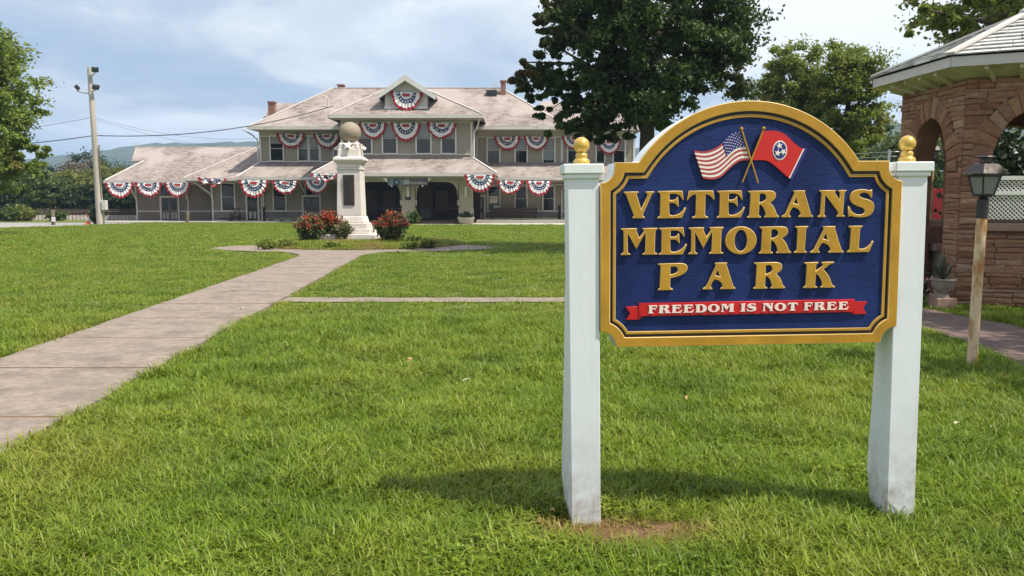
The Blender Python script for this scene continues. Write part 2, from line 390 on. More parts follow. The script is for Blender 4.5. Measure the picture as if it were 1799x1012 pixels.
# cross path behind the sign, and the walk past the gazebo
CROSS = (12.72, 13.32)
mb = MB(); xs = np.linspace(path_right(13) + 0.02, 5.2, 50)
ragged_strip(mb, [(x, CROSS[1] + 0.05 * edge_noise(x, 1.3)) for x in xs], [(x, CROSS[0] + 0.05 * edge_noise(x + 70, 1.3)) for x in xs], 0.020)
tag(mb.build('cross_path', m_conc), kind='structure')
def gz_l(y): return np.interp(y, [3, 7.46, 8.73, 10.0, 12.7, 16], [4.35, 4.75, 5.02, 5.02, 4.95, 4.9])
def gz_r(y): return np.interp(y, [3, 8.5, 10.1, 11.9, 13.5, 16], [6.5, 6.42, 6.3, 6.0, 6.0, 6.1])
mb = MB(); ys = np.linspace(2.5, 16, 60)
ragged_strip(mb, [(gz_l(y) + 0.06 * edge_noise(y, 1.5), y) for y in ys], [(gz_r(y) + 0.05 * edge_noise(y + 30, 1.5), y) for y in ys], 0.026)
tag(mb.build('walkway', m_asph), kind='structure')
# road on the far left, pavement along the depot, railway
mb = MB(); ragged_strip(mb, [(-120, 62.5), (-60, 62.6), (-40, 62.7), (-31, 62.8), (-28.3, 62.9), (-28.0, 63.0), (-27.0, 63.0)], [(-120, 38.0), (-60, 45.0), (-38, 48.0), (-31, 49.7), (-28.7, 53.0), (-28.3, 57.0), (-27.0, 61.5)], 0.012)
tag(mb.build('road', m_road), kind='structure')
mb = MB().box(-32, -16.2, 62.0, 66.8, 0, 0.10).box(-16.2, -3.2, 61.2, 66, 0, 0.10); tag(mb.build('pavement', m_conc2), kind='structure')
mb = MB().box(-13.2, 16, 56.4, 61.15, 0.0, 0.03); tag(mb.build('forecourt', m_conc2), kind='structure')
mb = MB().box(-2.65, 16, 61.3, 64.8, 0.0, 0.22); tag(mb.build('platform', m_conc2), kind='structure')
mb = MB(); xs = np.linspace(-120, -24, 97)
for z_, ya, yb in ((0.55, 75.2, 77.8),):
    vs = []
    for x in xs: vs += [(x, 73.4, 0), (x, ya, z_ + 0.06 * edge_noise(x)), (x, yb, z_ + 0.06 * edge_noise(x + 9)), (x, 79.6, 0)]
    mb.add(vs, [(4*i + j, 4*i + j + 1, 4*i + j + 5, 4*i + j + 4) for i in range(96) for j in range(3)])
tag(mb.build('railway_embankment', m_ballast), kind='structure')

mb = MB(); vs = [(.62, 3.77, .006)]
for k in range(40):
    a = 2 * math.pi * k / 40; w_ = 1 + .3 * edge_noise(k, .35); vs.append((.58 + .55 * w_ * math.cos(a), 3.74 + .22 * w_ * math.sin(a), .006))
tag(MB().add(vs, [(0, 1 + k, 1 + (k+1) % 40) for k in range(40)]).build('bare_ground', m_soil), kind='structure')
# hills
def _hillmat():
    t = NT('wooded_hill'); geo = t.node('ShaderNodeNewGeometry'); n1 = t.noise(0.05, 6, 0.7, vec=geo.outputs['Position']); n2 = t.noise(0.006, 3, 0.5, vec=geo.outputs['Position'])
    k = t.mix(t.ramp(n1, [(0.35, 0.0), (0.65, 1.0)]), (0.015, 0.028, 0.012), (0.045, 0.068, 0.026))
    k = t.mix(t.ramp(n2, [(0.4, 0.0), (0.6, 0.4)]), k, (0.10, 0.12, 0.05))
    t.col(k); t.set(Roughness=0.95); t.bump(n1, 1.0, 6.0); return t.m
m_hill = _hillmat()
def hill(name, x0, x1, Yr, depth, prof, seed):
    xs = np.linspace(x0, x1, 150); ys = np.linspace(-1, 1, 26); vs = []; fs = []
    for j, u in enumerate(ys):
        for i, x in enumerate(xs):
            h = np.interp(x, *prof); fall = max(0.0, 1 - abs(u)) ** 0.8
            z = h * fall + 0.16 * h * fall * mnoise.fractal(Vector((x * .004 + seed, u * 2, 0)), 1, 2, 5) + 5.0 * fall * mnoise.noise(Vector((x * .05, u * 22, seed)))
            vs.append((x, Yr + u * depth, max(z, -2) if abs(u) < 0.99 else -5))
    n = len(xs)
    fs = [(j*n+i, j*n+i+1, (j+1)*n+i+1, (j+1)*n+i) for j in range(25) for i in range(n-1)]
    tag(mesh_np(name, np.array(vs), np.array(fs), m_hill, smooth=True), kind='structure')
def hp(pts, Y): return ([PX(p, Y, 250) for p, _ in pts], [PZ(q, Y) for _, q in pts])
hill('hill', -1300, 1200, 1500, 420, hp([(-300, 290), (0, 276), (120, 268), (235, 259), (290, 254), (380, 247), (470, 244), (620, 250), (900, 262), (1300, 250), (1700, 250), (2100, 270)], 1500), 1.0)
hill('hill', 120, 900, 800, 260, hp([(1150, 300), (1350, 262), (1480, 232), (1560, 215), (1640, 218), (1750, 200), (2000, 190), (2400, 260)], 800), 6.0)

# ------------------------------------------------------------------ depot building
YM, YB, YP = 65.0, 61.0, 58.6
dep = thing('depot_building', 'long taupe two storey railway depot with pale pink shingle roofs and central porch bay', 'building', (0, 65, 0))
D = lambda mb, name, mat, **k: mb.build(name, mat, dep, **k)
zE = PZ(222, 63.5); zSk1 = PZ(285, YM); zSk0 = PZ(311, 62.0); zWA = PZ(317, 64.5)
# walls
D(MB().box(PX(457, YM), PX(1115, YM), YM, YM + 12, PZ(371, YM), zE + .3), 'wall', m_siding)
D(MB().box(PX(457, YM) , PX(1115, YM), YM - .02, YM + 1, 0.3, PZ(371, YM) - .04), 'wainscot', m_wains)
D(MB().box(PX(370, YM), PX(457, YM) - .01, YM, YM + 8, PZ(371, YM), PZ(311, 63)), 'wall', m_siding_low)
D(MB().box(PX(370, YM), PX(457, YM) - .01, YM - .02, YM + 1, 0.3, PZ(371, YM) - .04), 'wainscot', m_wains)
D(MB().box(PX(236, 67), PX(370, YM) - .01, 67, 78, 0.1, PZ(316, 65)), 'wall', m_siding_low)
D(MB().box(PX(600, YB), PX(830, YB), YB, YM - .01, PZ(304, 58), PZ(203, YB) + .1), 'bay_wall', m_siding)
fb = MB().boxpx(370, 1115, 386, 391, YM - .05, YM); D(fb, 'foundation', m_found)
vb = MB()
for x in (398, 470, 489, 510, 912, 957, 400): vb.boxpx(x, x + 7, 386.3, 390, YM - .06, YM - .045)
D(vb, 'foundation_vent', m_dark)['kind'] = 'stuff'
# trim boards
def trim(px0, px1, py0, py1, Y, d=.05, name='trim_board', mat=None):
    D(MB().boxpx(px0, px1, py0, py1, Y - d, Y - .001), name, mat or m_white2)
trim(457, 1115, 224, 239, YM, .07, 'frieze_board', m_soffit)
trim(600, 830, 203, 215.5, YB, .07, 'frieze_board', m_soffit)
for a, b, Y, y0, y1 in ((457, 460, YM, 239, 285), (1112, 1115, YM, 239, 285), (600, 603, YB, 215, 277), (827, 830, YB, 215, 277), (370, 372.5, YM, 322, 390), (457, 459, YM, 322, 386), (236, 238.5, 67, 322, 388), (327, 329, 67, 322, 388), (560, 562, YM, 320, 386), (837, 839, YM, 240, 285), (563, 565, YM, 240, 285), (1113, 1115, YM, 322, 386), (985, 987.5, YM, 240, 286)):
    trim(a, b, y0, y1, Y, .06, 'corner_board')
for a, b, Y, y in ((370, 600, YM, 371), (830, 1115, YM, 371), (238, 280, 67, 371), (311, 370, 67, 371), (460, 600, YM, 284), (830, 1112, YM, 287), (603, 827, YB, 271), (370, 600, YM, 321), (830, 1115, YM, 324), (238, 370, 67, 323), (460, 600, YM, 239.5), (830, 1112, YM, 240.5)):
    trim(a, b, y - .8, y + .8, Y, .045, 'belt_rail')
# windows
def window(px0, px1, py0, py1, Y, blind=0.45, cap=0, mid=True):
    x0, x1, z0, z1 = PX(px0, Y), PX(px1, Y), PZ(py1, Y), PZ(py0, Y); w = .10
    f = MB().box(x0 - w, x0, Y - .085, Y - .002, z0 - w, z1 + w).box(x1, x1 + w, Y - .085, Y - .002, z0 - w, z1 + w)
    f.box(x0, x1, Y - .085, Y - .002, z1, z1 + w).box(x0, x1, Y - .10, Y - .002, z0 - w, z0)
    fr = D(f, 'window', m_white2)
    MB().box(x0, x1, Y - .03, Y - .004, z0, z1).build('pane', m_glass, fr)
    zm = z0 + (z1 - z0) * .5
    if mid: MB().box(x0, x1, Y - .06, Y - .031, zm - .03, zm + .03).build('sash_rail', m_dpanel, fr)
    if blind > 0: MB().box(x0 + .03, x1 - .03, Y - .036, Y - .0305, z1 - (z1 - z0) * blind, z1 - .02).build('blind', m_blind, fr)
    return fr
for a, b in ((477, 498), (526, 541.5), (545.5, 561), (588, 600)): window(a, b, 240, 282, YM, rnd.choice([.5, .48, .3, .45]))
for a, b in ((630, 653), (674, 697), (733, 756.5), (777, 800)): window(a, b, 217, 269, YB, .47)
for a, b in ((857, 877), (906, 925), (954.5, 973.5), (998, 1019), (1048, 1061), (1078, 1096)): window(a, b, 243, 286, YM, rnd.choice([.48, .46, .9, .4]))
for a, b in ((389, 410), (480, 500)): window(a, b, 323, 369.5, YM, .0)
for a, b in ((858, 877), (906, 925), (955, 973), (1003, 1022), (1050, 1068)): window(a, b, 328, 369.5, YM, .0)
# posters in a window by the right door
pz = MB().boxpx(860, 874, 345, 357, YM - .05, YM - .045).boxpx(867, 876, 361, 367, YM - .05, YM - .045); D(pz, 'window_notice', m_fwhite)
# doors
def door(px0, px1, py0, py1, Y, leaves=1, mat=None, glass=True, dark=False):
    x0, x1, z0, z1 = PX(px0, Y), PX(px1, Y), PZ(py1, Y), PZ(py0, Y); w = .12
    f = MB().box(x0 - w, x0, Y - .1, Y - .002, z0, z1 + w).box(x1, x1 + w, Y - .1, Y - .002, z0, z1 + w).box(x0, x1, Y - .1, Y - .002, z1, z1 + w)
    fr = D(f, 'door', m_white2 if not dark else m_darkwood)
    MB().box(x0, x1, Y - .06, Y - .003, z0, z1).build('door_leaf', mat or m_dooor, fr)
    lw = (x1 - x0) / leaves; gl = MB(); pn = MB()
    for i in range(leaves):
        a = x0 + lw * i + lw * .2; b = x0 + lw * (i + 1) - lw * .2
        if glass: gl.box(a, b, Y - .07, Y - .0605, z0 + (z1 - z0) * .48, z1 - (z1 - z0) * .08)
        m_ = (a + b) / 2
        for u, v in ((a - lw * .06, m_ - lw * .06), (m_ + lw * .06, b + lw * .06)): pn.box(u, v, Y - .072, Y - .0605, z0 + (z1 - z0) * .08, z0 + (z1 - z0) * .36)
        if leaves > 1 and i: MB().box(x0 + lw * i - .02, x0 + lw * i + .02, Y - .08, Y - .0605, z0, z1).build('astragal', m_dooor, fr)
    if glass: gl.build('pane', m_glass, fr)
    pn.build('door_panel', m_dpanel if not dark else m_dooor, fr); return fr
door(281.5, 310.5, 347, 388, 67, 2)
D(MB().boxpx(282, 310, 328, 343, 66.94, 66.99), 'transom', m_glass)
f_ = door(433, 451, 345, 387, YM, 1, m_glass)
door(532, 560, 346, 387, YM, 2); D(MB().boxpx(532, 560, 326, 343, YM - .06, YM - .004), 'transom', m_glass)
door(833, 850, 346, 388, YM, 1, m_darkwood, False)
D(MB().boxpx(837, 847, 349, 366, YM - .075, YM - .0605), 'door_pane', m_blind)
# porch: back wall, door, floor, ceiling, piers, arches
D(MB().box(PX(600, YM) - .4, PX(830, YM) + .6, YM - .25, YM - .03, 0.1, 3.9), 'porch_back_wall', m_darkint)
door(738, 757, 330, 388, YM - .3, 1, m_darkwood, False, True)
for a, b in ((640, 660), (672, 694), (764, 786)): D(MB().boxpx(a, b, 335, 372, YM - .33, YM - .26), 'porch_window', m_darkwood)
D(MB().box(PX(600, YM), PX(830, YM), YM - .32, YM - .255, 1.05, 1.12), 'belt_rail', m_dooor)
D(MB().box(PX(600, YP), PX(828, YP), YP + .2, YM, .03, .26), 'porch_floor', m_darkwood)
stp = MB().boxpx(729, 805, 389, 393.5, YP - .25, YP + .19); D(stp, 'porch_step', m_darkwood)
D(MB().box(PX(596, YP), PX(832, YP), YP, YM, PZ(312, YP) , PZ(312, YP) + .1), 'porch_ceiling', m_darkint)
zc0 = PZ(312, YP)
for a, b in ((596, 622), (705, 728), (806, 830)):
    pr = D(MB().box(PX(a, YP), PX(b, YP), YP, YP + .8, 1.15, zc0), 'pier', m_pier)
    MB().box(PX(a, YP) - .03, PX(b, YP) + .03, YP - .03, YP + .83, 0, 1.15).build('pier_base', m_pier, pr)
for a, b in ((622, 705), (728, 806)):
    x0, x1 = PX(a, YP) + .002, PX(b, YP) - .002; zt = zc0; zs = PZ(352, YP); cx = (x0 + x1) / 2; hw = (x1 - x0) / 2
    top = [(x0, zt - .002), (x1, zt - .002), (x1, zs)]; arc = []
    for i in range(25):
        t = math.pi * i / 24; ex = 0.42
        c_, s_ = math.cos(t), math.sin(t); arc.append((cx + (hw - .10) * math.copysign(abs(c_) ** ex, c_), zs + .02 + (PZ(320, YP) - zs) * s_ ** .7))
    m = MB(); ys = (YP + .1, YP + .25)
    pts_t = [(x0 + (x1 - x0) * (1 - i / 24), zt - .002) for i in range(25)]
    vs = []
    for y in ys: vs += [(p[0], y, p[1]) for p in pts_t] + [(p[0], y, p[1]) for p in arc]
    fs = []
    for i in range(24):
        fs += [(i, i+1, 26+i, 25+i), (50+i, 75+i, 76+i, 51+i), (25+i, 26+i, 76+i, 75+i)]
    m.add(vs, fs); D(m, 'arch_spandrel', m_soffit)
    for sx, xx in ((1, x0), (-1, x1)):
        D(MB().box(min(xx, xx + sx * .14), max(xx, xx + sx * .14), YP + .09, YP + .26, zs - .35, zs + .02), 'arch_bracket', m_soffit)
D(MB().boxpx(711, 721, 345, 351.5, YP - .05, YP), 'pier_plaque', m_bronze)
for px in (716, 818): D(MB().boxpx(px - 2, px + 2, 328, 346, YP - .16, YP - .001), 'pier_bracket', m_white2)
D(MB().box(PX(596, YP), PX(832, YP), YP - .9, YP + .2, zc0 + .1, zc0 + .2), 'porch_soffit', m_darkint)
# roofs
def slab_roof(poly, t=.12, name='roof', mat=None):
    m = MB(); m.prism([Vector(p) for p in poly], (0, 0, -t)); return D(m, name, mat or m_roof)
def hip_roof(x0, x1, y0, y1, ze, rx0, rx1, ry, zr, name='roof', mat=None, t=.14):
    m = MB(); v = [(x0, y0, ze), (x1, y0, ze), (x1, y1, ze), (x0, y1, ze), (rx0, ry, zr), (rx1, ry, zr)]
    v += [(a, b, c - t) for a, b, c in v[:4]]
    m.add(v, [(0, 1, 5, 4), (1, 2, 5), (2, 3, 4, 5), (3, 0, 4), (0, 6, 7, 1), (1, 7, 8, 2), (2, 8, 9, 3), (3, 9, 6, 0), (6, 9, 8, 7)])
    return D(m, name, mat or m_roof)
def hipcap(a, b, r=.07): D(MB().bar(Vector(a) + Vector((0, 0, .03)), Vector(b) + Vector((0, 0, .03)), .16, .05), 'hip_cap', m_gutter)
def gutter(px0, px1, Y, z, name='gutter'):
    D(MB().box(PX(px0, Y), PX(px1, Y), Y - .13, Y - .005, z - .2, z - .02), name, m_gutter)
xl, xr = PX(437, 63.5, 222), PX(998, 63.5, 222); rl, rr_ = PX(585, 71, 155), PX(880, 71, 155); zr = PZ(155, 71)
hip_roof(xl, xr, 63.5, 78.5, zE, rl, rr_, 71, zr); hipcap((xl, 63.5, zE), (rl, 71, zr)); hipcap((xr, 63.5, zE), (rr_, 71, zr)); hipcap((rl, 71, zr), (rr_, 71, zr))
D(MB().box(xl, PX(600, 63.5, 222), 63.37, 63.495, zE - .24, zE - .03), 'gutter', m_gutter); D(MB().box(PX(836, 63.5, 222), xr, 63.37, 63.495, zE - .24, zE - .03), 'gutter', m_gutter)
D(MB().box(xl - .1, xl - .002, 63.37, 78, zE - .2, zE - .03), 'gutter', m_gutter)
D(MB().box(xl + .05, xr - .05, 63.55, YM - .08, zE - .24, zE - .15), 'soffit', m_soffit)
zr2 = PZ(178, 69.5)
hip_roof(PX(940, 63.6, 222), PX(1132, 63.6, 222), 63.6, 77, zE - .06, PX(950, 69.5, 178), PX(1055, 69.5, 178), 69.5, zr2)
D(MB().box(xr + .02, PX(1132, 63.6, 222), 63.46, 63.59, zE - .28, zE - .09), 'gutter', m_gutter)
hip_roof(PX(462, 73, 205), PX(560, 73, 205), 73, 82, PZ(208, 73), PX(478, 77, 181), PX(540, 77, 181), 77, PZ(181, 77))
# bay roof and dormer
zb = PZ(201, 60); bx0, bx1 = PX(578, 60, 201), PX(848, 60, 201); ax_ = PX(713, 66.2, 142); za = PZ(142, 66.2)
m = MB(); v = [(bx0, 60, zb), (bx1, 60, zb), (bx1, 66, zb), (bx0, 66, zb), (ax_, 66.2, za), (ax_, 71, za), (bx0, 60, zb - .14), (bx1, 60, zb - .14), (bx1, 66, zb - .14), (bx0, 66, zb - .14), (bx0 + 1, 71, zb + 1.4), (bx1 - 1, 71, zb + 1.4)]
m.add(v, [(0, 1, 4), (1, 2, 11, 5, 4), (0, 4, 5, 10, 3), (0, 6, 7, 1), (1, 7, 8, 2), (3, 9, 6, 0), (6, 9, 8, 7)]); D(m, 'bay_roof', m_roof)
D(MB().box(bx0, bx1, 59.87, 59.995, zb - .26, zb - .02), 'gutter', m_gutter)
for x_ in (bx0 - .12, bx1 + .002): D(MB().box(x_, x_ + .118, 59.9, 64.5, zb - .26, zb - .02), 'gutter', m_gutter)
D(MB().box(bx0 + .03, bx1 - .03, 60.02, YB - .08, zb - .3, zb - .142), 'soffit', m_soffit)
hipcap((bx0, 60, zb), (ax_, 66.2, za)); hipcap((bx1, 60, zb), (ax_, 66.2, za))
YD = 60.9
dx0, dx1, zd0, zd1, zda, dcx = PX(676, YD, 170), PX(750, YD, 170), PZ(190, YD) - .3, PZ(163, YD), PZ(136, YD), PX(713, YD, 150)
m = MB(); pl = [(dx0, YD, zd0), (dx1, YD, zd0), (dx1, YD, zd1), (dcx, YD, zda), (dx0, YD, zd1)]; m.prism(pl, (0, 5, 0)); D(m, 'dormer', m_gutter)  # sunlit brightness of the gable put into its paler colour
ox0, ox1, zo = PX(662, YD - .35, 167), PX(765, YD - .35, 167), PZ(167, YD - .35); zap = PZ(131.5, YD - .35)
for s_, ex in ((-1, ox0), (1, ox1)):
    slab_roof([(ex, YD - .45, zo), (dcx, YD - .45, zap), (dcx, YD + 5, zap), (ex, YD + 5, zo)], .16, 'dormer_roof')
    m = MB(); a = Vector((ex, YD - .5, zo - .02)); b = Vector((dcx, YD - .5, zap - .0)); 
    m.prism([a, b, b - Vector((0, 0, .42)), a - Vector((0, 0, .34))], (0, .048, 0)); D(m, 'barge_board', m_white2)
D(MB().box(dx0 - .05, dx1 + .05, YD - .06, YD - .001, zd0 + .25, zd0 + .42), 'dormer_sill', m_white2)
for i in range(11):
    z_ = zd0 + .55 + i * .105; hw = (1.25 if i < 6 else .5)
    if i >= 6: hw = .48
    D(MB().box(dcx - hw, dcx + hw, YD - .05, YD - .002, z_, z_ + .07), 'louvre_slat', m_gutter)
# skirt roofs
def skirt(px_e0, px_e1, px_w0, px_w1, Ye, Yw, ze, zw, hipl=True, hipr=True, t=.12):
    x0, x1 = PX(px_e0, Ye), PX(px_e1, Ye); a, b = PX(px_w0, Yw), PX(px_w1, Yw)
    m = MB(); m.prism([(x0, Ye, ze), (x1, Ye, ze), (b, Yw - .0, zw), (a, Yw - .0, zw)], (0, 0, -t)); D(m, 'skirt_roof', m_roof)
    if hipl: slab_roof([(x0, Ye, ze), (a, Yw, zw), (a, Yw + 4, zw), (x0, Yw + 4, ze)], t, 'skirt_roof'); hipcap((x0, Ye, ze), (a, Yw, zw))
    if hipr: slab_roof([(x1, Ye, ze), (b, Yw, zw), (b, Yw + 3.9, zw), (x1, Yw + 3.9, ze)], t, 'skirt_roof'); hipcap((x1, Ye, ze), (b, Yw, zw))
    D(MB().box(x0, x1, Ye - .12, Ye - .003, ze - .22, ze - .01), 'gutter', m_gutter)
    D(MB().box(x0 + .1, x1 - .1, Ye + .05, Yw - .1, ze - .3, ze - .2), 'skirt_soffit', m_soffit)
skirt(415, 1135, 457.5, 1115, 62.0, YM - .02, zSk0, zSk1, True, True)
skirt(548, 873, 600.5, 829.5, 57.5, YB - .02, PZ(304, 57.5), PZ(276.5, YB), True, True)
# one storey room roof (section beside the two storey block) and the left wing
ze = PZ(313, 63.2); xa = PX(322, 63.2, 313); xw = PX(457, YM) - .03; zt = PZ(248, 70.5)
m = MB(); m.prism([(xa, 63.2, ze), (xw, 63.2, ze), (xw, 70.5, zt), (xw - .5, 70.5, zt)], (0, 0, -.12)); D(m, 'side_roof', m_roof)
slab_roof([(xa, 63.2, ze), (xw - .5, 70.5, zt), (xw - .5, 77, zt), (xa, 77, ze)], .12, 'side_roof'); hipcap((xa, 63.2, ze), (xw - .5, 70.5, zt))
D(MB().box(xa, PX(415, 63.2), 63.08, 63.197, ze - .2, ze - .01), 'gutter', m_gutter)
D(MB().box(xa + .1, PX(457, YM), 63.3, YM - .05, ze - .28, ze - .18), 'skirt_soffit', m_soffit)
YA, YR = 64.5, 73.0; zA, zRg = PZ(317, YA), PZ(258, YR)
def onroof(px, py):
    lo, hi = YA, YR
    for _ in range(40):
        md = (lo + hi) / 2; z = zA + (zRg - zA) * (md - YA) / (YR - YA)
        if PZ(py, md) > z: lo = md
        else: hi = md
    return Vector((PX(px, lo, py), lo, z))
q0, q1, q2, q3 = onroof(185, 317), onroof(252, 283), onroof(231, 283), onroof(238, 258.2)
m = MB(); m.prism([q0, (PX(372, YA), YA, zA), (PX(456, YR), YR, zRg), q3, q2, q1], (0, 0, -.12)); D(m, 'wing_roof', m_roof)
slab_roof([q0, q1, (q1.x, 84, q1.z), (q0.x, 84, zA)], .12, 'wing_roof'); hipcap(q0, q1); hipcap(q3, (PX(440, YR), YR, zRg))
slab_roof([q3, (PX(440, YR), YR, zRg), (PX(440, YR), 82, zA), (q3.x, 82, zA)], .12, 'wing_roof')
D(MB().box(q0.x, PX(340, YA), YA - .12, YA - .003, zA - .2, zA - .01), 'gutter', m_gutter)
D(MB().box(q0.x - .1, q0.x - .003, YA - .12, 82, zA - .2, zA - .01), 'gutter', m_gutter)
D(MB().box(q0.x + .1, PX(350, YA), YA + .05, 66.95, zA - .28, zA - .18), 'skirt_soffit', m_soffit)
# brackets, downspouts, chimneys, vents
def brace(px, Y, ze_, dx=0.0, dy=1.5, h=1.2): 
    m = MB(); x = PX(px, Y); m.bar((x, Y - .06, ze_ - h), (x + dx, Y - dy, ze_ - .22), .12); m.bar((x, Y - .06, ze_ - h - .2), (x, Y - .06, ze_ - .2), .12); D(m, 'eave_brace', m_white2)
brace(371, YM, ze, -1.1, .9, 1.25)
for px, Y in ((237, 67), (327, 67)): brace(px, Y, zA, 0, 1.6)
for px in (457, 536, 840, 925, 1010): brace(px, YM, zSk0, 0, 2.2)
def pipe(pts, name='downspout', r=.055, mat=None): D(MB().tube(pts, r, 8), name, mat or m_white2)
for px in (988, 1098): x = PX(px, YM); pipe([(x + .5, 63.5, zE - .2), (x + .3, 64.6, zE - .55), (x, YM - .1, zE - .9), (x, YM - .1, zSk1 + .1)])
x = PX(457, YM) - .1; pipe([(x - .7, 63.5, zE - .2), (x - .3, 64.5, zE - .55), (x, YM - .1, zE - .9), (x, YM - .1, zSk1 + .1)])
x = PX(832, YB); pipe([(x + .5, 60.2, zb - .2), (x + .3, YB - .1, zb - .8), (x + .05, YB - .1, zb - 1.2), (x + .05, YB - .1, PZ(276, YB))])
x = PX(462, YM); pipe([(PX(420, 62), 62.0, zSk0 - .2), (x - .6, 63.5, zSk0 - .7), (x, YM - .1, zSk0 - 1.0), (x, YM - .1, 1.2)]); pipe([(x, YM - .1, 1.2), (x, YM - .1, 0.1)], 'downspout_boot', .09, m_dark)
x = PX(987, YM); pipe([(PX(1000, 62), 62.0, zSk0 - .2), (x + .3, 63.5, zSk0 - .5), (x, YM - .1, zSk0 - .9), (x, YM - .1, .25)])
x = PX(983, YM); pipe([(x, YM - .1, .1), (x, YM - .1, 1.3)], 'downspout_boot', .09, m_dark)
def chimney(px0, px1, py0, py1, Y):
    x0, x1 = PX(px0, Y, py0), PX(px1, Y, py0)
    c = D(MB().box(x0, x1, Y, Y + .6, PZ(py1, Y), PZ(py0, Y) - .12), 'chimney', m_brick); MB().box(x0 - .06, x1 + .06, Y - .06, Y + .66, PZ(py0, Y) - .12, PZ(py0, Y)).build('chimney_cap', m_brick, c)
chimney(470.5, 481.5, 178, 215, 72.5); chimney(593, 603, 148, 160, 71.3); chimney(879.5, 888.5, 141, 180, 69.5)
x = PX(579, 67); D(MB().tube([(x, 67, PZ(196, 67)), (x, 67, PZ(172, 67)), (x - .25, 67, PZ(168, 67))], .06, 6), 'vent_pipe', m_gutter)
D(MB().box(PX(855, 70.2, 160), PX(873, 70.2, 160), 69.2, 70.4, PZ(172, 69.2), PZ(158, 69.2)), 'roof_vent', m_dark)
for px, Y, py in ((868, 71, 153), (237, YR, 258)): D(MB().bar((PX(px, Y, py), Y, PZ(py, Y)), (PX(px + 3, Y, py), Y, PZ(py - 7, Y)), .07), 'ridge_finial', m_gutter)

# hanging signboard under the porch eave
sb = thing('hanging_signboard', 'grey signboard with round emblem and white corner pennants hung over the porch arches', 'sign', P(716, 320, 57.6))
YS = 57.6
MB().boxpx(680, 752, 313.5, 325.5, YS, YS + .06).build('board', m_dooor, sb)
MB().boxpx(682, 707, 315, 325.2, YS - .03, YS - .001).build('emblem_panel', M('emblem_grey', (0.16, 0.18, 0.19), .6), sb)
e_ = MB(); e_.lathe([(.22, 0), (.22, .03)], (0, 0, 0), 20); eo = e_.build('emblem', m_fab_b, sb, world=False); eo.rotation_euler = (R(90), 0, 0); eo.location = P(697, 320, YS - .035) - sb.location
e_ = MB(); e_.lathe([(.12, 0), (.12, .02)], (0, 0, 0), 16); eo = e_.build('emblem_centre', m_blind, sb, world=False); eo.rotation_euler = (R(90), 0, 0); eo.location = P(697, 320, YS - .066) - sb.location
MB().boxpx(708, 719, 316, 324, YS - .03, YS - .001).build('name_panel', m_dpanel, sb)
for i in range(8): MB().boxpx(721 + i * 3.6, 723.6 + i * 3.6, 319.5, 323.5, YS - .02, YS - .001).build('letter', m_dpanel, sb)
for px, s_ in ((672, 1), (758, -1)):
    m = MB(); m.prism([P(px, 313, YS), P(px + s_ * 17, 315, YS), P(px + s_ * 17, 329, YS)] if s_ > 0 else [P(px, 313, YS), P(px - 17, 329, YS), P(px - 17, 315, YS)], (0, .04, 0)); m.build('pennant', m_fwhite, sb)
MB().boxpx(713, 716, 304, 313.4, YS, YS + .05).build('hanger', m_white2, sb)

# ------------------------------------------------------------------ bunting
def bunting_proto(seed, rumple=0.0):
    rr = random.Random(seed); ph = rr.uniform(0, 6); sk = rr.uniform(-.03, .03)
    root = thing('bunting', 'x', 'bunting', (0, 0, 0), 'patriotic buntings on the depot')
    nt = 56
    def pt(r, i):
        t = math.pi * i / nt; s_ = math.sin(t); pl_ = math.cos(t * 22 + ph)
        x = .5 * r * math.cos(t) * (1 - .03 * s_) + sk * r * s_
        z = -.70 * r * s_ * (.9 + .1 * r) * (1 + .035 * mnoise.noise(Vector((i * .25, seed, 0)))) - .010 * r * (pl_ > 0)
        y = -.02 - .03 * r * pl_ - .05 * s_ * r
        if rumple:
            x += rumple * .18 * mnoise.noise(Vector((x * 6, z * 6, seed))); z = z * (1 - .5 * rumple) + rumple * .16 * mnoise.noise(Vector((x * 5 + 9, z * 7, seed))); y += rumple * .25 * mnoise.noise(Vector((x * 7, z * 5, seed + 4)))
        return (x, y, z)
    def band(name, r0, r1, mat, ns=2):
        m = MB(); vs = [pt(r0 + (r1 - r0) * j / ns, i) for j in range(ns + 1) for i in range(nt + 1)]
        m.add(vs, [(j*(nt+1)+i, j*(nt+1)+i+1, (j+1)*(nt+1)+i+1, (j+1)*(nt+1)+i) for j in range(ns) for i in range(nt)])
        return m.build(name, mat, root, fix=False, world=False)
    band('white_band', .02, .44, m_fab_w)
    m = MB(); m.add([(-.13, -.06, -.055), (.13, -.06, -.055), (.12, -.075, -.155), (-.12, -.075, -.155)], [(0, 1, 2, 3)]); m.build('red_centre', m_fab_r, root, fix=False, world=False)
    bl = band('blue_band', .44, .68, m_fab_b)
    st = MB()
    for i in range(5, nt - 2, 6):
        c = Vector(pt(.57, i)) + Vector((0, -.045, 0)); pts = []
        for k in range(10):
            a = math.pi * k / 5 + math.pi / 2; rr2 = .036 if k % 2 == 0 else .016; pts.append(c + Vector((rr2 * math.cos(a), 0, rr2 * math.sin(a))))
        st.add(pts, [tuple(range(10))])
    so_ = st.build('stars', m_fab_w, bl, fix=False, world=False); so_['kind'] = 'stuff'
    band('white_band', .68, .90, m_fab_w); band('red_border', .90, 1.04, m_fab_r)
    for s_ in (-1, 1):   # red tails at the top corners
        m = MB(); m.add([(s_ * .44, -.03, .01), (s_ * .53, -.03, .03), (s_ * .56, -.03, -.03), (s_ * .52, -.05, -.16), (s_ * .48, -.04, -.14)], [(0, 1, 2, 3, 4)]); m.build('tie', m_fab_r, root, fix=False, world=False)
    return root
flat = [bunting_proto(s, q) for s, q in ((1, .12), (2, .22), (3, .05), (4, .30), (5, .16), (6, .26))]; wild = [bunting_proto(11, .9), bunting_proto(12, .8)]
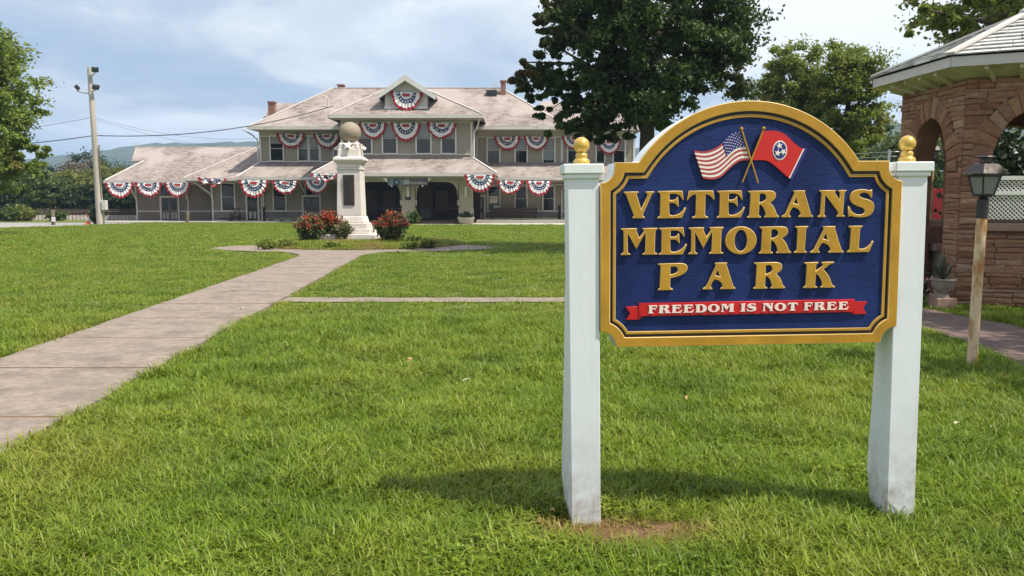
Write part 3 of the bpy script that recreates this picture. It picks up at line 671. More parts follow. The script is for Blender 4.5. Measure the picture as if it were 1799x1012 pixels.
BUNT = [
 (210, 321, 48, 64.3, 0, 'striped fan bunting at the free left corner of the one storey wing eave'),
 (261, 321, 46, 64.3, 0, 'middle fan bunting of the left wing, left of the double door'),
 (312, 321, 44, 64.3, 0, 'fan bunting hanging over the double door of the left wing'),
 (373, 313, 48, 63.0, 2, 'rolled up twisted bunting along the eave of the side room'),
 (446, 317, 50, 61.8, 0, 'fan bunting above the single glazed door'),
 (501, 318, 45, 61.8, 0, 'sagging fan bunting over the lower window left of the monument'),
 (556, 317, 42, 61.8, 0, 'fan bunting partly covered by the crumpled one, over double door beside the monument'),
 (570, 306, 44, 57.3, 2, 'crumpled dark bunting on the porch eave corner just left of the monument'),
 (843, 307, 52, 57.3, 0, 'large fan bunting at the right end of the porch eave'),
 (896, 317, 44, 61.8, 0, 'lower fan bunting over the left end of the long bench'),
 (947, 318, 43, 61.8, 0, 'lower fan bunting over the right end of the long bench'),
 (511, 235, 48, 64.8, 0, 'upper storey fan bunting nearest the left corner of the tall block'),
 (574, 235, 45, 64.8, 0, 'upper storey fan bunting tucked against the left side of the bay'),
 (655, 216, 46, 60.85, 0, 'bay fan bunting right beside the stone ball'),
 (713, 216, 50, 60.85, 0, 'middle fan bunting of the bay, straight below the dormer'),
 (776, 216, 50, 60.85, 0, 'bay fan bunting nearest the right corner of the bay'),
 (714, 162, 54, 60.8, 0, 'fan bunting on the small gabled dormer'),
 (891, 240, 44, 64.8, 0, 'upper storey fan bunting just right of the bay'),
 (942, 240, 42, 64.8, 0, 'upper storey fan bunting left of the long white downspout'),
 (1009, 240, 42, 64.8, 0, 'upper fan bunting behind the gold ball of the left sign post'),
 (1070, 246, 40, 64.8, 0, 'fan bunting half hidden under the dark tree branches'),
]
used = set(); nw = 0
for i, (px, py, w, Y, kind, lab) in enumerate(BUNT):
    src = wild[nw % 2] if kind == 2 else flat[i % 6]; nw += kind == 2
    o = src if src.name not in used else copy_tree(src)
    used.add(src.name); W = w * .95 / FOC * Y; o.location = P(px, py, Y - .05); o.scale = (W, W * .8, W * .94 * (rnd.uniform(.88, 1.08) if kind == 0 else .75))
    o.rotation_euler = (0, R(rnd.uniform(-4, 4)), 0); o['label'] = lab
wild[0]['label'] = wild[0]['label']

# ------------------------------------------------------------------ park sign
SR = thing('park_sign', 'large navy and gold carved park sign between two white posts with gold ball finials', 'sign', (*G(1030, 925)[:2], 0))
SR.rotation_euler = (0, R(-0.5), R(3))
SIGN_K, SIGN_C = 1.0, (0.0, 0.0)
m_goldedge = M('painted_gold_highlight', (0.66, 0.47, 0.20), 0.45, 0.08, 20)  # edge highlight painted in: paler gold on the bevel faces
def cmesh(name, loops, y_back, y_front, mat, parent, bev=0.0):
    """closed 2-D loops (first outer, then holes) -> solid between y_front (nearer the viewer) and y_back"""
    cu = bpy.data.curves.new(name, 'CURVE'); cu.dimensions = '2D'; cu.fill_mode = 'BOTH'
    cu.extrude = max((y_back - y_front) / 2 - bev, .0002); cu.bevel_depth = bev; cu.bevel_resolution = 1; cu.offset = -bev if bev else 0
    for lp in loops:
        sp = cu.splines.new('POLY'); sp.points.add(len(lp) - 1); sp.use_cyclic_u = True
        for q, (x, z) in zip(sp.points, lp): q.co = (SIGN_C[0] + (x - SIGN_C[0]) * SIGN_K, SIGN_C[1] + (z - SIGN_C[1]) * SIGN_K, 0, 1)
    tmp = bpy.data.objects.new(name + '_tmp', cu); me = bpy.data.meshes.new_from_object(tmp)
    bpy.data.objects.remove(tmp); bpy.data.curves.remove(cu)
    me.transform(Matrix.Rotation(R(90), 4, 'X')); me.transform(Matrix.Translation((0, (y_back + y_front) / 2, 0)))
    me.name = name; me.materials.clear(); me.materials.append(mat)
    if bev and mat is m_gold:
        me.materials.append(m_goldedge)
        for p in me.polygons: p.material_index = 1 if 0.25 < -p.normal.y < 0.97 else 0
    o = bpy.data.objects.new(name, me); COL.objects.link(o); o.parent = parent; return o
BX0, BX1, BZ0, BZS = .055, 1.466, .886, 1.737
ACX, AR, ACZ = .744, .6166, 1.395
def arcpts(cx, cz, r, a0, a1, n): return [(cx + r * math.cos(a0 + (a1 - a0) * i / n), cz + r * math.sin(a0 + (a1 - a0) * i / n)) for i in range(n + 1)]
def outline(d):
    rb, rt, zt = .078 + d, .066 + d, 1.711; zs = BZS - d; x0, x1, z0 = BX0 + d, BX1 - d, BZ0 + d; r = AR - d; pts = []
    def sc(cx, cz, rad, xlim, zlim, sx, sz):
        # concave corner arc round (cx,cz), clipped to |x| side xlim and z side zlim; from the vertical side to the horizontal one
        a0 = math.acos(max(-1, min(1, abs(xlim - cx) / rad))); a1 = math.asin(max(-1, min(1, abs(zlim - cz) / rad)))
        return [(cx + sx * rad * math.cos(t), cz + sz * rad * math.sin(t)) for t in [math.pi/2 - (math.pi/2 - a0) * 0 - (1 - i / 10) * 0 - (math.pi / 2 - (a0 + (a1 - a0) * i / 10)) for i in range(11)]]
    # bottom left corner centre (BX0,BZ0): arc from (x0, ..) to (.., z0)
    bl = sc(BX0, BZ0, rb, x0, z0, 1, 1); br = sc(BX1, BZ0, rb, x1, z0, -1, 1)
    pts += bl + br[::-1]
    # right side up: top right concave corner, centre (BX1, zt)
    zl = min(zs, zt)
    tr = sc(BX1, zt, rt, x1, zl, -1, -1); tl = sc(BX0, zt, rt, x0, zl, 1, -1)
    pts += tr
    if zs > zt: pts.append((BX1 - rt, zs))
    hx = math.sqrt(max(r * r - (zs - ACZ) ** 2, 0)); a = math.asin((zs - ACZ) / r)
    pts += arcpts(ACX, ACZ, r, a, math.pi - a, 60)
    if zs > zt: pts.append((BX0 + rt, zs))
    pts += tl[::-1]
    return pts
YF = .008; SIGN_K, SIGN_C = 1.0148, (-.505, 1.565)
body = cmesh('board_body', [outline(0.0)], .190, YF + .0, m_white, SR)
def ring(name, d0, d1, yb, yf, mat, bev=0.0): return cmesh(name, [outline(d0), outline(d1)[::-1]], yb, yf, mat, SR, bev)
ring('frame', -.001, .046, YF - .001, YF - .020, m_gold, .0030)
ring('dark_groove', .0462, .0598, YF - .001, YF - .005, m_black)
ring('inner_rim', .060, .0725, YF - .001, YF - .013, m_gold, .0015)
cmesh('field', [outline(.0727)], YF - .001, YF - .0035, m_blue, SR)
FY = YF - .0035
# letters
def parse(s):
    loops = []; cur = None; tk = s.replace(',', ' ').split(); i = 0; cmd = 'L'
    while i < len(tk):
        if tk[i] in 'MLQZ':
            cmd = tk[i]; i += 1
            if cmd == 'Z': continue
        if cmd == 'M': cur = [(float(tk[i]), float(tk[i+1]))]; loops.append(cur); i += 2; cmd = 'L'
        elif cmd == 'L': cur.append((float(tk[i]), float(tk[i+1]))); i += 2
        else:
            a = cur[-1]; b = (float(tk[i]), float(tk[i+1])); c = (float(tk[i+2]), float(tk[i+3])); i += 4
            for k in range(1, 7):
                t = k / 6; cur.append(tuple((1-t)**2 * a[j] + 2*t*(1-t) * b[j] + t*t * c[j] for j in (0, 1)))
    return loops
def ell(cx, cy, rx, ry, n=36): return 'M ' + ' L '.join(f'{cx + rx*math.cos(2*math.pi*i/n):.2f} {cy + ry*math.sin(2*math.pi*i/n):.2f}' for i in range(n))
GL = {
 'V': 'M 80 90 L 283 90 283 106 Q 252 112 258 135 L 320 335 405 140 Q 405 112 378 106 L 378 90 497 90 497 106 Q 475 112 460 140 L 345 400 Q 340 430 370 434 L 370 455 203 455 203 434 Q 225 430 215 400 L 118 150 Q 105 115 80 106 Z',
 'E': 'M 535 82 L 865 80 885 205 868 205 Q 840 125 760 122 L 715 122 Q 692 122 692 145 L 690 205 735 205 Q 785 200 795 160 L 806 162 822 295 808 298 Q 780 245 735 245 L 690 245 692 380 Q 695 415 740 415 Q 850 405 903 305 L 918 312 865 450 533 452 533 434 Q 570 428 567 395 L 570 140 Q 570 108 535 101 Z',
 'F': 'M 535 82 L 865 80 885 215 868 215 Q 840 125 760 122 L 715 122 Q 692 122 692 145 L 690 220 735 220 Q 785 215 795 175 L 806 177 822 310 808 313 Q 780 262 735 262 L 690 262 692 395 Q 692 425 740 434 L 740 452 533 452 533 434 Q 570 428 567 395 L 570 140 Q 570 108 535 101 Z',
 'T': 'M 965 78 L 1285 78 1305 195 1290 200 Q 1245 128 1185 128 L 1180 395 Q 1185 420 1222 427 L 1222 445 1008 445 1008 427 Q 1052 420 1055 395 L 1058 128 Q 990 130 948 205 L 932 202 Z',
 'R': 'M 25 78 L 300 75 Q 400 75 400 140 Q 400 200 322 235 Q 385 290 402 350 Q 415 405 447 417 L 447 435 250 435 250 417 Q 275 412 268 385 Q 245 295 195 262 L 180 275 175 390 Q 175 412 205 419 L 205 437 20 437 20 420 Q 48 415 50 385 L 60 130 Q 60 100 25 95 Z M 180 125 Q 225 104 256 128 Q 282 160 262 195 Q 235 225 178 235 Z',
 'A': 'M 640 70 L 808 70 808 86 Q 795 90 803 108 L 890 370 Q 900 408 925 414 L 925 432 722 432 722 414 Q 755 405 748 375 Q 725 305 638 298 Q 600 340 590 385 Q 588 410 610 414 L 610 432 482 432 482 415 Q 518 402 532 375 L 652 110 Q 655 90 640 86 Z M 682 165 L 716 264 Q 690 244 646 240 Z',
 'N': 'M 972 70 L 1198 70 1198 86 Q 1178 95 1195 118 L 1258 200 1262 112 Q 1262 92 1235 86 L 1235 70 1350 70 1350 86 Q 1325 92 1322 115 L 1310 390 Q 1310 408 1337 412 L 1337 430 1222 430 1222 412 Q 1262 395 1232 350 L 1055 130 1048 385 Q 1048 408 1070 414 L 1070 432 958 432 958 415 Q 990 410 992 385 L 1005 120 Q 1005 95 972 86 Z',
 'S': 'M 1692 60 L 1698 170 1682 170 Q 1645 95 1570 105 Q 1518 112 1522 138 Q 1530 165 1600 182 Q 1730 205 1730 288 Q 1730 428 1560 430 Q 1480 430 1412 408 L 1382 425 1375 280 1392 285 Q 1420 382 1520 392 Q 1600 395 1602 345 Q 1600 310 1545 295 Q 1392 250 1392 165 Q 1395 57 1560 58 Q 1612 60 1662 76 Z',
 'M': 'M 45 580 L 250 580 250 597 Q 238 605 245 622 L 282 708 338 622 Q 345 602 325 597 L 325 578 515 578 515 597 Q 490 602 488 630 L 482 895 Q 485 915 515 920 L 515 938 325 938 325 920 Q 355 915 357 890 L 362 640 243 862 130 640 132 890 Q 135 915 165 922 L 165 940 45 940 45 922 Q 78 915 80 885 L 78 630 Q 75 605 45 598 Z',
 'O': ell(1661, 740, 221, 188) + ' ' + ell(1660, 742, 90, 143),
 'I': 'M 655 550 L 845 550 845 568 Q 820 575 817 600 L 803 865 Q 803 888 833 894 L 833 912 643 912 643 894 Q 680 888 685 860 L 690 600 Q 690 575 655 568 Z',
 'L': 'M 1378 545 L 1568 545 1568 563 Q 1540 570 1537 600 L 1527 830 Q 1527 862 1570 862 Q 1660 855 1715 750 L 1730 757 1675 905 1367 908 1367 890 Q 1400 880 1403 855 L 1412 600 Q 1412 570 1378 563 Z',
 'P': 'M 62 65 L 270 63 Q 340 65 338 110 Q 335 180 178 205 L 175 285 Q 178 300 200 304 L 200 318 62 318 62 305 Q 78 300 78 285 L 85 100 Q 85 80 62 78 Z M 178 98 Q 215 86 240 105 Q 256 130 235 150 Q 215 165 175 170 Z',
 'K': 'M 1432 52 L 1565 52 1565 65 Q 1545 70 1545 85 L 1542 138 1608 88 Q 1618 70 1598 65 L 1598 50 1718 50 1718 63 Q 1690 70 1668 84 L 1615 122 Q 1670 165 1695 240 Q 1705 280 1735 286 L 1735 299 1592 299 1592 286 Q 1616 280 1610 260 Q 1600 210 1555 165 L 1545 172 1540 270 Q 1540 282 1562 288 L 1562 300 1427 300 1427 288 Q 1447 282 1450 265 L 1455 90 Q 1455 70 1432 66 Z',
 'D': 'M 30 78 L 230 78 Q 420 85 420 258 Q 420 432 230 437 L 30 437 30 420 Q 62 415 62 390 L 62 125 Q 62 100 30 95 Z M 185 112 L 185 405 Q 290 405 290 258 Q 290 112 185 112 Z',
}
def glyph(ch, x0, x1, z0, z1):
    lp = parse(GL[ch]); xs = [p[0] for p in lp[0]]; ys = [p[1] for p in lp[0]]; ax, bx, ay, by = min(xs), max(xs), min(ys), max(ys)
    return [[(x0 + (x - ax) / (bx - ax) * (x1 - x0), z1 - (y - ay) / (by - ay) * (z1 - z0)) for x, y in l] for l in lp]
TXT = [('V', .1629, .3031, 1.4838, 1.6056), ('E', .3193, .4519, 1.4823, 1.6080), ('T', .4536, .5838, 1.4815, 1.6075), ('E', .596, .7262, 1.482, 1.6071), ('R', .7378, .887, 1.481, 1.6058), ('A', .9003, 1.0472, 1.4816, 1.6046), ('N', 1.0701, 1.2029, 1.4805, 1.6046), ('S', 1.2138, 1.3374, 1.4775, 1.6080),
 ('M', .1513, .3197, 1.3154, 1.4389), ('E', .3272, .458, 1.315, 1.4397), ('M', .466, .6284, 1.3153, 1.4400), ('O', .6371, .7843, 1.3125, 1.4420), ('R', .7961, .9486, 1.3145, 1.4405), ('I', .9622, 1.0265, 1.3157, 1.4400), ('A', 1.0392, 1.1983, 1.3150, 1.4386), ('L', 1.2154, 1.3399, 1.3152, 1.4390),
 ('P', .325, .4627, 1.1503, 1.2753), ('A', .5356, .6886, 1.1511, 1.275), ('R', .7742, .9249, 1.1502, 1.2746), ('K', 1.0118, 1.1627, 1.1507, 1.2728)]
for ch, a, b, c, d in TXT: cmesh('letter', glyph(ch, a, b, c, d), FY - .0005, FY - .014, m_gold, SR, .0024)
# ribbon
rib = cmesh('ribbon', [[(.2374, 1.030), (1.2594, 1.0345), (1.2594, 1.0945), (.2374, 1.0915)]], FY - .0005, FY - .014, m_red, SR, .0018)
cmesh('ribbon_tail', [[(.177, 1.0145), (.2395, 1.0145), (.2395, 1.0765), (.174, 1.0765), (.196, 1.045)]], FY - .0005, FY - .009, m_red, rib, .001)
cmesh('ribbon_tail', [[(1.322, 1.0235), (1.2575, 1.0235), (1.2575, 1.083), (1.3225, 1.083), (1.304, 1.052)]], FY - .0005, FY - .009, m_red, rib, .001)
cmesh('ribbon_fold', [[(.2376, 1.0298), (.2376, 1.015), (.262, 1.0298)]], FY - .0005, FY - .006, m_red, rib)
cmesh('ribbon_fold', [[(1.2592, 1.0342), (1.2592, 1.0235), (1.236, 1.0342)]], FY - .0005, FY - .006, m_red, rib)
wd = {'F': .8, 'R': 1.05, 'E': .95, 'D': 1.02, 'O': 1.05, 'M': 1.2, 'I': .5, 'S': .85, 'N': 1.0, 'T': .95, ' ': .32}
s_ = 'FREEDOM IS NOT FREE'; tot = sum(wd[c] for c in s_) + .10 * (len(s_) - 1); k_ = (1.2298 - .2791) / tot; xx = .2791
for c in s_:
    if c != ' ':
        zb_ = np.interp(xx, [.279, 1.23], [1.0435, 1.0470]); cmesh('letter', glyph(c, xx, xx + wd[c] * k_, zb_, zb_ + .0375), FY - .0142, FY - .0175, m_pink, rib, .0006)
    xx += (wd[c] + .10) * k_
# flags (carved and painted)
def s_at(px, py):   # crop pixel of the flag detail -> sign plane coordinates
    x = 1190 + px * .1482; y = 200 + py * .1482
    o = SR.location; ux, uy = math.cos(R(3)), math.sin(R(3)); nx, ny = uy, -ux; d = ray(x, y)
    ox, oy = o.x + nx * .062, o.y + ny * .062
    t = (ox * nx + oy * ny) / (d.x * nx + d.y * ny); q = Vector((0, 0, EYE)) + d * t; sx = (q.x - ox) * ux + (q.y - oy) * uy; r = R(-.5)
    return (sx * math.cos(r) - q.z * math.sin(r), sx * math.sin(r) + q.z * math.cos(r))
def spl(pts, n):
    p = np.array(pts, float); t = np.r_[0, np.cumsum(np.hypot(*np.diff(p, axis=0).T))]; t /= t[-1]; u = np.linspace(0, 1, n)
    # smooth (Catmull-Rom through the points)
    m = np.gradient(p, t, axis=0); out = []
    for q in u:
        i = min(np.searchsorted(t, q, 'right') - 1, len(t) - 2); h = t[i+1] - t[i]; s = (q - t[i]) / h
        out.append((2*s**3 - 3*s**2 + 1) * p[i] + (s**3 - 2*s**2 + s) * h * m[i] + (-2*s**3 + 3*s**2) * p[i+1] + (s**3 - s**2) * h * m[i+1])
    return np.array(out)
NF = 33
ftop = spl([s_at(*p) for p in ((752, 203), (650, 230), (590, 280), (510, 372), (420, 420), (320, 445), (200, 435))], NF)
fbot = spl([s_at(*p) for p in ((862, 553), (760, 555), (680, 600), (600, 670), (500, 758), (420, 778), (308, 765))], NF)
gtop = spl([s_at(*p) for p in ((1012, 205), (1130, 200), (1230, 220), (1320, 280), (1400, 360), (1480, 410), (1545, 412))], NF)
gbot = spl([s_at(*p) for p in ((878, 548), (960, 548), (1060, 555), (1140, 600), (1220, 670), (1300, 740), (1362, 785))], NF)
def fpt(T, B, u, v):
    i = u * (NF - 1); a = int(min(i, NF - 2)); f = i - a
    return (T[a] * (1 - f) + T[a + 1] * f) * (1 - v) + (B[a] * (1 - f) + B[a + 1] * f) * v
def fpatch(name, T, B, u0, u1, v0, v1, yf, mat, parent, nu=24, thick=.008):
    lo = [tuple(fpt(T, B, u0 + (u1 - u0) * i / nu, v1)) for i in range(nu + 1)]; hi = [tuple(fpt(T, B, u1 + (u0 - u1) * i / nu, v0)) for i in range(nu + 1)]
    return cmesh(name, [lo + hi], yf + thick, yf, mat, parent)
us = thing('flag', None, None, (0, 0, 0)); us.parent = SR
yF = FY - .012
for k in range(13):
    v0, v1 = k / 13, (k + 1) / 13; u0 = .425 if k < 7 else 0.0
    fpatch('stripe', ftop, fbot, u0, 1.0, v0, v1, yF, m_fred if k % 2 == 0 else m_fwhite, us, thick=.0115)
fpatch('canton', ftop, fbot, 0, .425, 0, 7 / 13, yF - .0012, m_navy, us, thick=.0125)
def star(cx, cz, r, yf, parent, mat=m_fwhite, rot=0.0, name='star'):
    cmesh(name, [[(cx + (r if k % 2 == 0 else r * .42) * math.cos(math.pi * k / 5 + math.pi / 2 + rot), cz + (r if k % 2 == 0 else r * .42) * math.sin(math.pi * k / 5 + math.pi / 2 + rot)) for k in range(10)]], yf + .0011, yf, mat, parent)
for r_ in range(9):
    for c_ in range(6 if r_ % 2 == 0 else 5):
        u = .425 * (c_ + (.5 if r_ % 2 == 0 else 1.0)) / 6.0; q = fpt(ftop, fbot, u, 7 / 13 * (r_ + .6) / 9.3); star(q[0], q[1], .0034, yF - .0025, us)
tn = thing('flag', None, None, (0, 0, 0)); tn.parent = SR
fpatch('red_field', gtop, gbot, 0, .915, 0, 1, yF, m_fred2, tn, thick=.0115); fpatch('white_stripe', gtop, gbot, .915, .94, 0, 1, yF - .0003, m_fwhite, tn, thick=.0118); fpatch('blue_edge', gtop, gbot, .94, 1, 0, 1, yF, m_navy, tn, thick=.0115)
ec = s_at(1215, 433)
def el_loop(r): return [(ec[0] + .0335 * r * math.cos(t), ec[1] + .0445 * r * math.sin(t)) for t in np.linspace(0, 2 * math.pi, 40, endpoint=False)]
cmesh('emblem_ring', [el_loop(1.0)], yF - .0004, yF - .0016, m_fwhite, tn); cmesh('emblem', [el_loop(.86)], yF - .0017, yF - .0028, m_navy, tn)
for q, rt in (((1208, 378), .2), ((1187, 465), -.2), ((1253, 450), .45)): star(*s_at(*q), .0165, yF - .0040, tn, rot=rt)
for a, b in (((757, 185), (955, 822)), ((1020, 180), (768, 812))):
    p0, p1 = s_at(*a), s_at(*b)
    p0, p1 = [(SIGN_C[0] + (q[0] - SIGN_C[0]) * SIGN_K, SIGN_C[1] + (q[1] - SIGN_C[1]) * SIGN_K) for q in (p0, p1)]
    f_ = MB().tube([(p0[0], yF - .005, p0[1]), (p1[0], yF - .005 + .002, p1[1])], [.0042, .0036], 8).sphere((p0[0], yF - .004, p0[1] + .002), .0085, 12, 8); f_.build('flagpole', m_gold, SR, smooth=True, world=False)
SIGN_K = 1.0
# posts
def sign_post(x0t, x1t, x0b, x1b, bulge, side):
    zs = [-.25, .0, .06, .18, .3, .5, .8, 1.2, 1.69]; vs = []
    for z in zs:
        t = z / 1.69; a = x0b + (x0t - x0b) * t; b = x1b + (x1t - x1b) * t
        dpt = .135 + bulge * np.interp(z, [-.3, .05, .2, .6, 1.2, 1.7], [.25, .55, 1.0, .55, .15, 0]); sp_ = .2 * bulge * np.interp(z, [-.3, .05, .2, .6, 1.2], [.2, .5, 1, .5, 0])
        vs += [(a, 0, z), (b, 0, z), (b, dpt, z), (a - sp_, dpt, z)]
    m = MB(); n = len(zs); m.add(vs, [(4*i+j, 4*i+(j+1) % 4, 4*i+4+(j+1) % 4, 4*i+4+j) for i in range(n-1) for j in range(4)] + [(3, 2, 1, 0), (4*n-4, 4*n-3, 4*n-2, 4*n-1)])
    po = m.build('post', _postmat, SR, world=False, bevel=.003); xc = (x0t + x1t) / 2; w = x1t - x0t
    MB().box(xc - w/2 - .010, xc + w/2 + .010, -.011, .146, 1.668, 1.690).build('cap_moulding', m_white, po, world=False, bevel=.003)
    MB().box(xc - w/2 - .020, xc + w/2 + .020, -.021, .156, 1.690, 1.735).build('cap', m_white, po, world=False, bevel=.004)
    mk = MB().lathe([(.037, 0), (.040, .010), (.036, .022), (.025, .030), (.029, .039), (.027, .048), (.022, .053)] + [(max(.0385 * math.sin(t), .001), .089 - .0385 * math.cos(t)) for t in np.linspace(.55, math.pi, 12)], (xc + .0, .062, 1.735), 24)
    mk.build('finial', m_goldm, po, smooth=True, world=False); return po
def _pm():
    t = NT('post_white_paint'); sep = t.node('ShaderNodeSeparateXYZ'); t.l.new(t.tc.outputs['Object'], sep.inputs[0])
    k = t.mix(t.ramp(t.noise(4, 6, .6), [(.3, 0.0), (.7, 1.0)]), (.65, .685, .725), (.72, .75, .785))
    lowf = t.ramp(sep.outputs[2], [(0.08, 1.0), (0.26, 0.35), (0.6, 0.0)]); dn = t.ramp(t.noise(9, 7, .7), [(.38, 0.0), (.66, 1.0)])
    k = t.mix(t.math('MULTIPLY', lowf, dn), k, (.30, .25, .19)); k = t.mix(t.math('MULTIPLY', t.ramp(t.noise(14, 6, .7, stretch=(1, 1, .06)), [(.50, 0.0), (.75, 1.0)]), .30), k, (.50, .50, .46)); t.col(k); t.set(Roughness=.5); t.bump(t.noise(40, 6, .65, stretch=(1, 1, .12)), .25, .004); return t.m
_postmat = _pm()
sign_post(-.088, .058, -.070, .070, .11, -1)
sign_post(1.478, 1.622, 1.488, 1.628, .06, 1)

# ------------------------------------------------------------------ monument
mon = thing('monument', 'white stone war monument with bronze plaque, stars and a stone ball on top', 'monument', MON)
def sq(name, w0, w1, z0, z1, mat=m_marble, bev=.02, parent=None):
    m = MB(); a, b = w0 / 2, w1 / 2; c = MON
    m.add([(c.x-a, c.y-a, z0), (c.x+a, c.y-a, z0), (c.x+a, c.y+a, z0), (c.x-a, c.y+a, z0), (c.x-b, c.y-b, z1), (c.x+b, c.y-b, z1), (c.x+b, c.y+b, z1), (c.x-b, c.y+b, z1)],
          [(0,3,2,1),(4,5,6,7),(0,1,5,4),(1,2,6,5),(2,3,7,6),(3,0,4,7)]); return m.build(name, mat, parent or mon, bevel=bev)
zz = lambda y: PZ(y, 30.8)
sq('base_step', 2.02, 2.0, 0.0, zz(411)); sq('base_step', 1.62, 1.60, zz(411), zz(401.5)); sq('base_step', 1.36, 1.34, zz(401.5), zz(392)); sq('plinth', 1.14, 1.02, zz(392), zz(380), bev=.03)
shaft = sq('shaft', .94, .86, zz(380), zz(298))
sq('neck_moulding', .92, .92, zz(298), zz(295), bev=.012); sq('neck', .87, .89, zz(295), zz(287)); sq('cornice', .92, 1.12, zz(287), zz(281), bev=.01); sq('cornice', 1.12, 1.10, zz(281), zz(277.5), bev=.01); sq('cornice', 1.08, .90, zz(277.5), zz(274), bev=.01)
sq('pedestal', .83, .79, zz(274), zz(261)); sq('pedestal_cap', .77, .56, zz(261), zz(250), bev=.02)
yf = MON.y - .46
m = MB().box(MON.x - .205, MON.x + .205, yf - .035, yf + .05, zz(361), zz(307)); pq = m.build('plaque', m_bronze, mon, bevel=.01)
pl_ = MB()
for i in range(13): zq = zz(357) + i * (zz(311) - zz(357)) / 12.5; pl_.box(MON.x - .155, MON.x + .155 - .05 * (i % 3), yf - .043, yf - .034, zq, zq + .035)
po = pl_.build('plaque_text', m_bronze, pq); po['kind'] = 'stuff'
ballr = 18.6 / FOC * 31.3; zbll = zz(231.5)
MB().sphere((MON.x, MON.y, zbll), ballr, 40, 24).build('ball', m_ball, mon, smooth=True)
for k in range(4):
    for off in ((0,) if k else (0,)):
        a = k * math.pi / 2 - math.pi / 2; d = Vector((math.cos(a), math.sin(a), 0)); sdir = Vector((-d.y, d.x, 0)); pts = []
        for i in range(10):
            t = math.pi * i / 5 + math.pi / 2; r_ = .21 if i % 2 == 0 else .085; pts.append(Vector(MON) + d * .37 + sdir * r_ * math.cos(t) + Vector((0, 0, zz(254) + r_ * math.sin(t))) - d * (.16 * math.sin(t)))
        MB().prism(pts, d * .07).build('star', m_marble, mon)
for sx in (-1, 1):
    for sy in (-1, 1):
        MB().lathe([(.13, 0), (.10, .14), (.03, .22)], (MON.x + sx * .27, MON.y + sy * .27, zz(259)), 5).build('star', m_marble, mon)

# ------------------------------------------------------------------ foliage
def leaves_np(centers, normals_up, size, jitter, rng, aspect=1.7, fold=.25):
    """two-triangle folded leaves at centres"""
    n = len(centers); d = rng.normal(size=(n, 3)); d[:, 2] -= .25; d /= np.linalg.norm(d, axis=1)[:, None]
    up = rng.normal(size=(n, 3)) * jitter; up[:, 2] += normals_up; s = np.cross(d, up); s /= np.maximum(np.linalg.norm(s, axis=1), 1e-5)[:, None]
    nn = np.cross(s, d); sz = size * rng.uniform(.6, 1.35, n)[:, None]
    a = centers - d * sz * aspect / 2; b = centers + d * sz * aspect / 2; mid = centers + nn * sz * fold * .0
    l = mid - s * sz * .5 + nn * sz * fold; r = mid + s * sz * .5 + nn * sz * fold
    V = np.stack([a, l, b, r], 1).reshape(-1, 3); i = np.arange(n)[:, None] * 4
    F = np.concatenate([i + np.array([[0, 2, 1]]), i + np.array([[0, 3, 2]])], 0); return V, F
def crown_points(c, rad, nclump, per, rng, shell=.55, spread=.22, zcut=-1.0, seedshape=0.0):
    pts = []; cl = []
    while len(cl) < nclump:
        v = rng.normal(size=3); v /= np.linalg.norm(v); r = rng.uniform(shell, 1.0) ** .7
        bumpy = 1 + .28 * mnoise.noise(Vector((*(v * 1.9 + seedshape),)))
        p = v * r * bumpy
        if p[2] < zcut: continue
        cl.append(np.array(c) + p * np.array(rad))
    cl = np.array(cl); rm = np.mean(rad)
    for q in cl:
        k = int(per * rng.uniform(.5, 1.5)); s = spread * rm * rng.uniform(.6, 1.3)
        d_ = rng.normal(size=(k, 3)); d_ /= np.linalg.norm(d_, axis=1)[:, None]; rad_ = rng.uniform(0, 1, k) ** .55 * rng.uniform(.75, 2.1, k)
        out = q - np.array(c); out = out / max(np.linalg.norm(out), 1e-3); ax = rng.uniform(.55, 1.35, 3) * np.array([1, 1, .62])
        off = d_ * rad_[:, None] * s * ax; off += out * np.abs(off @ out)[:, None] * rng.uniform(0, .9); pts.append(q + off)
    return cl, np.concatenate(pts)
def tree(name, label, base, trunk_top, trunk_r, crown, rad, nclump, per, leaf, mat, seed, bark=None, group=None, limbs=14, shell=.5, spread=.2, zcut=-.95, extra=None, cat='tree'):
    rng = np.random.default_rng(seed); rr = random.Random(seed); t = thing(name, label, cat, base, group)
    b = Vector(base); tt = Vector(trunk_top); cl, pts = crown_points(crown, rad, nclump, per, rng, shell, spread, zcut, seed)
    if extra:
        for (ec, er, nc_) in extra:
            c2, p2 = crown_points(ec, er, nc_, per, rng, .2, spread, -1, seed + 3); cl = np.concatenate([cl, c2]); pts = np.concatenate([pts, p2])
    m = MB(); mid = b.lerp(tt, .5) + Vector((rr.uniform(-.1, .1), rr.uniform(-.1, .1), 0))
    m.tube([b - Vector((0, 0, .2)), b + Vector((0, 0, .25)), mid, tt], [trunk_r * 1.5, trunk_r * 1.1, trunk_r * .9, trunk_r * .6], 10)
    for i in range(limbs):
        q = Vector(cl[i * len(cl) // limbs]); s0 = b.lerp(tt, rr.uniform(.55, 1.0)); md = s0.lerp(q, .5) + Vector((rr.uniform(-.1, .1), rr.uniform(-.1, .1), rr.uniform(.0, .25))) * (q - s0).length
        m.tube([s0, md, q], [trunk_r * .38, trunk_r * .22, trunk_r * .07], 6, False)
        for j in range(2):
            q2 = Vector(cl[rr.randrange(len(cl))])
            if (q2 - md).length < np.mean(rad) * 1.1: m.tube([md, md.lerp(q2, .5) + Vector((0, 0, .1)), q2], [trunk_r * .18, trunk_r * .1, trunk_r * .04], 5, False)
    m.build('trunk', bark or m_bark, t, smooth=True)
    V, F = leaves_np(pts, .9, leaf, .9, rng); V -= np.array(b)
    mesh_np('crown', V, F, mat, t); return t
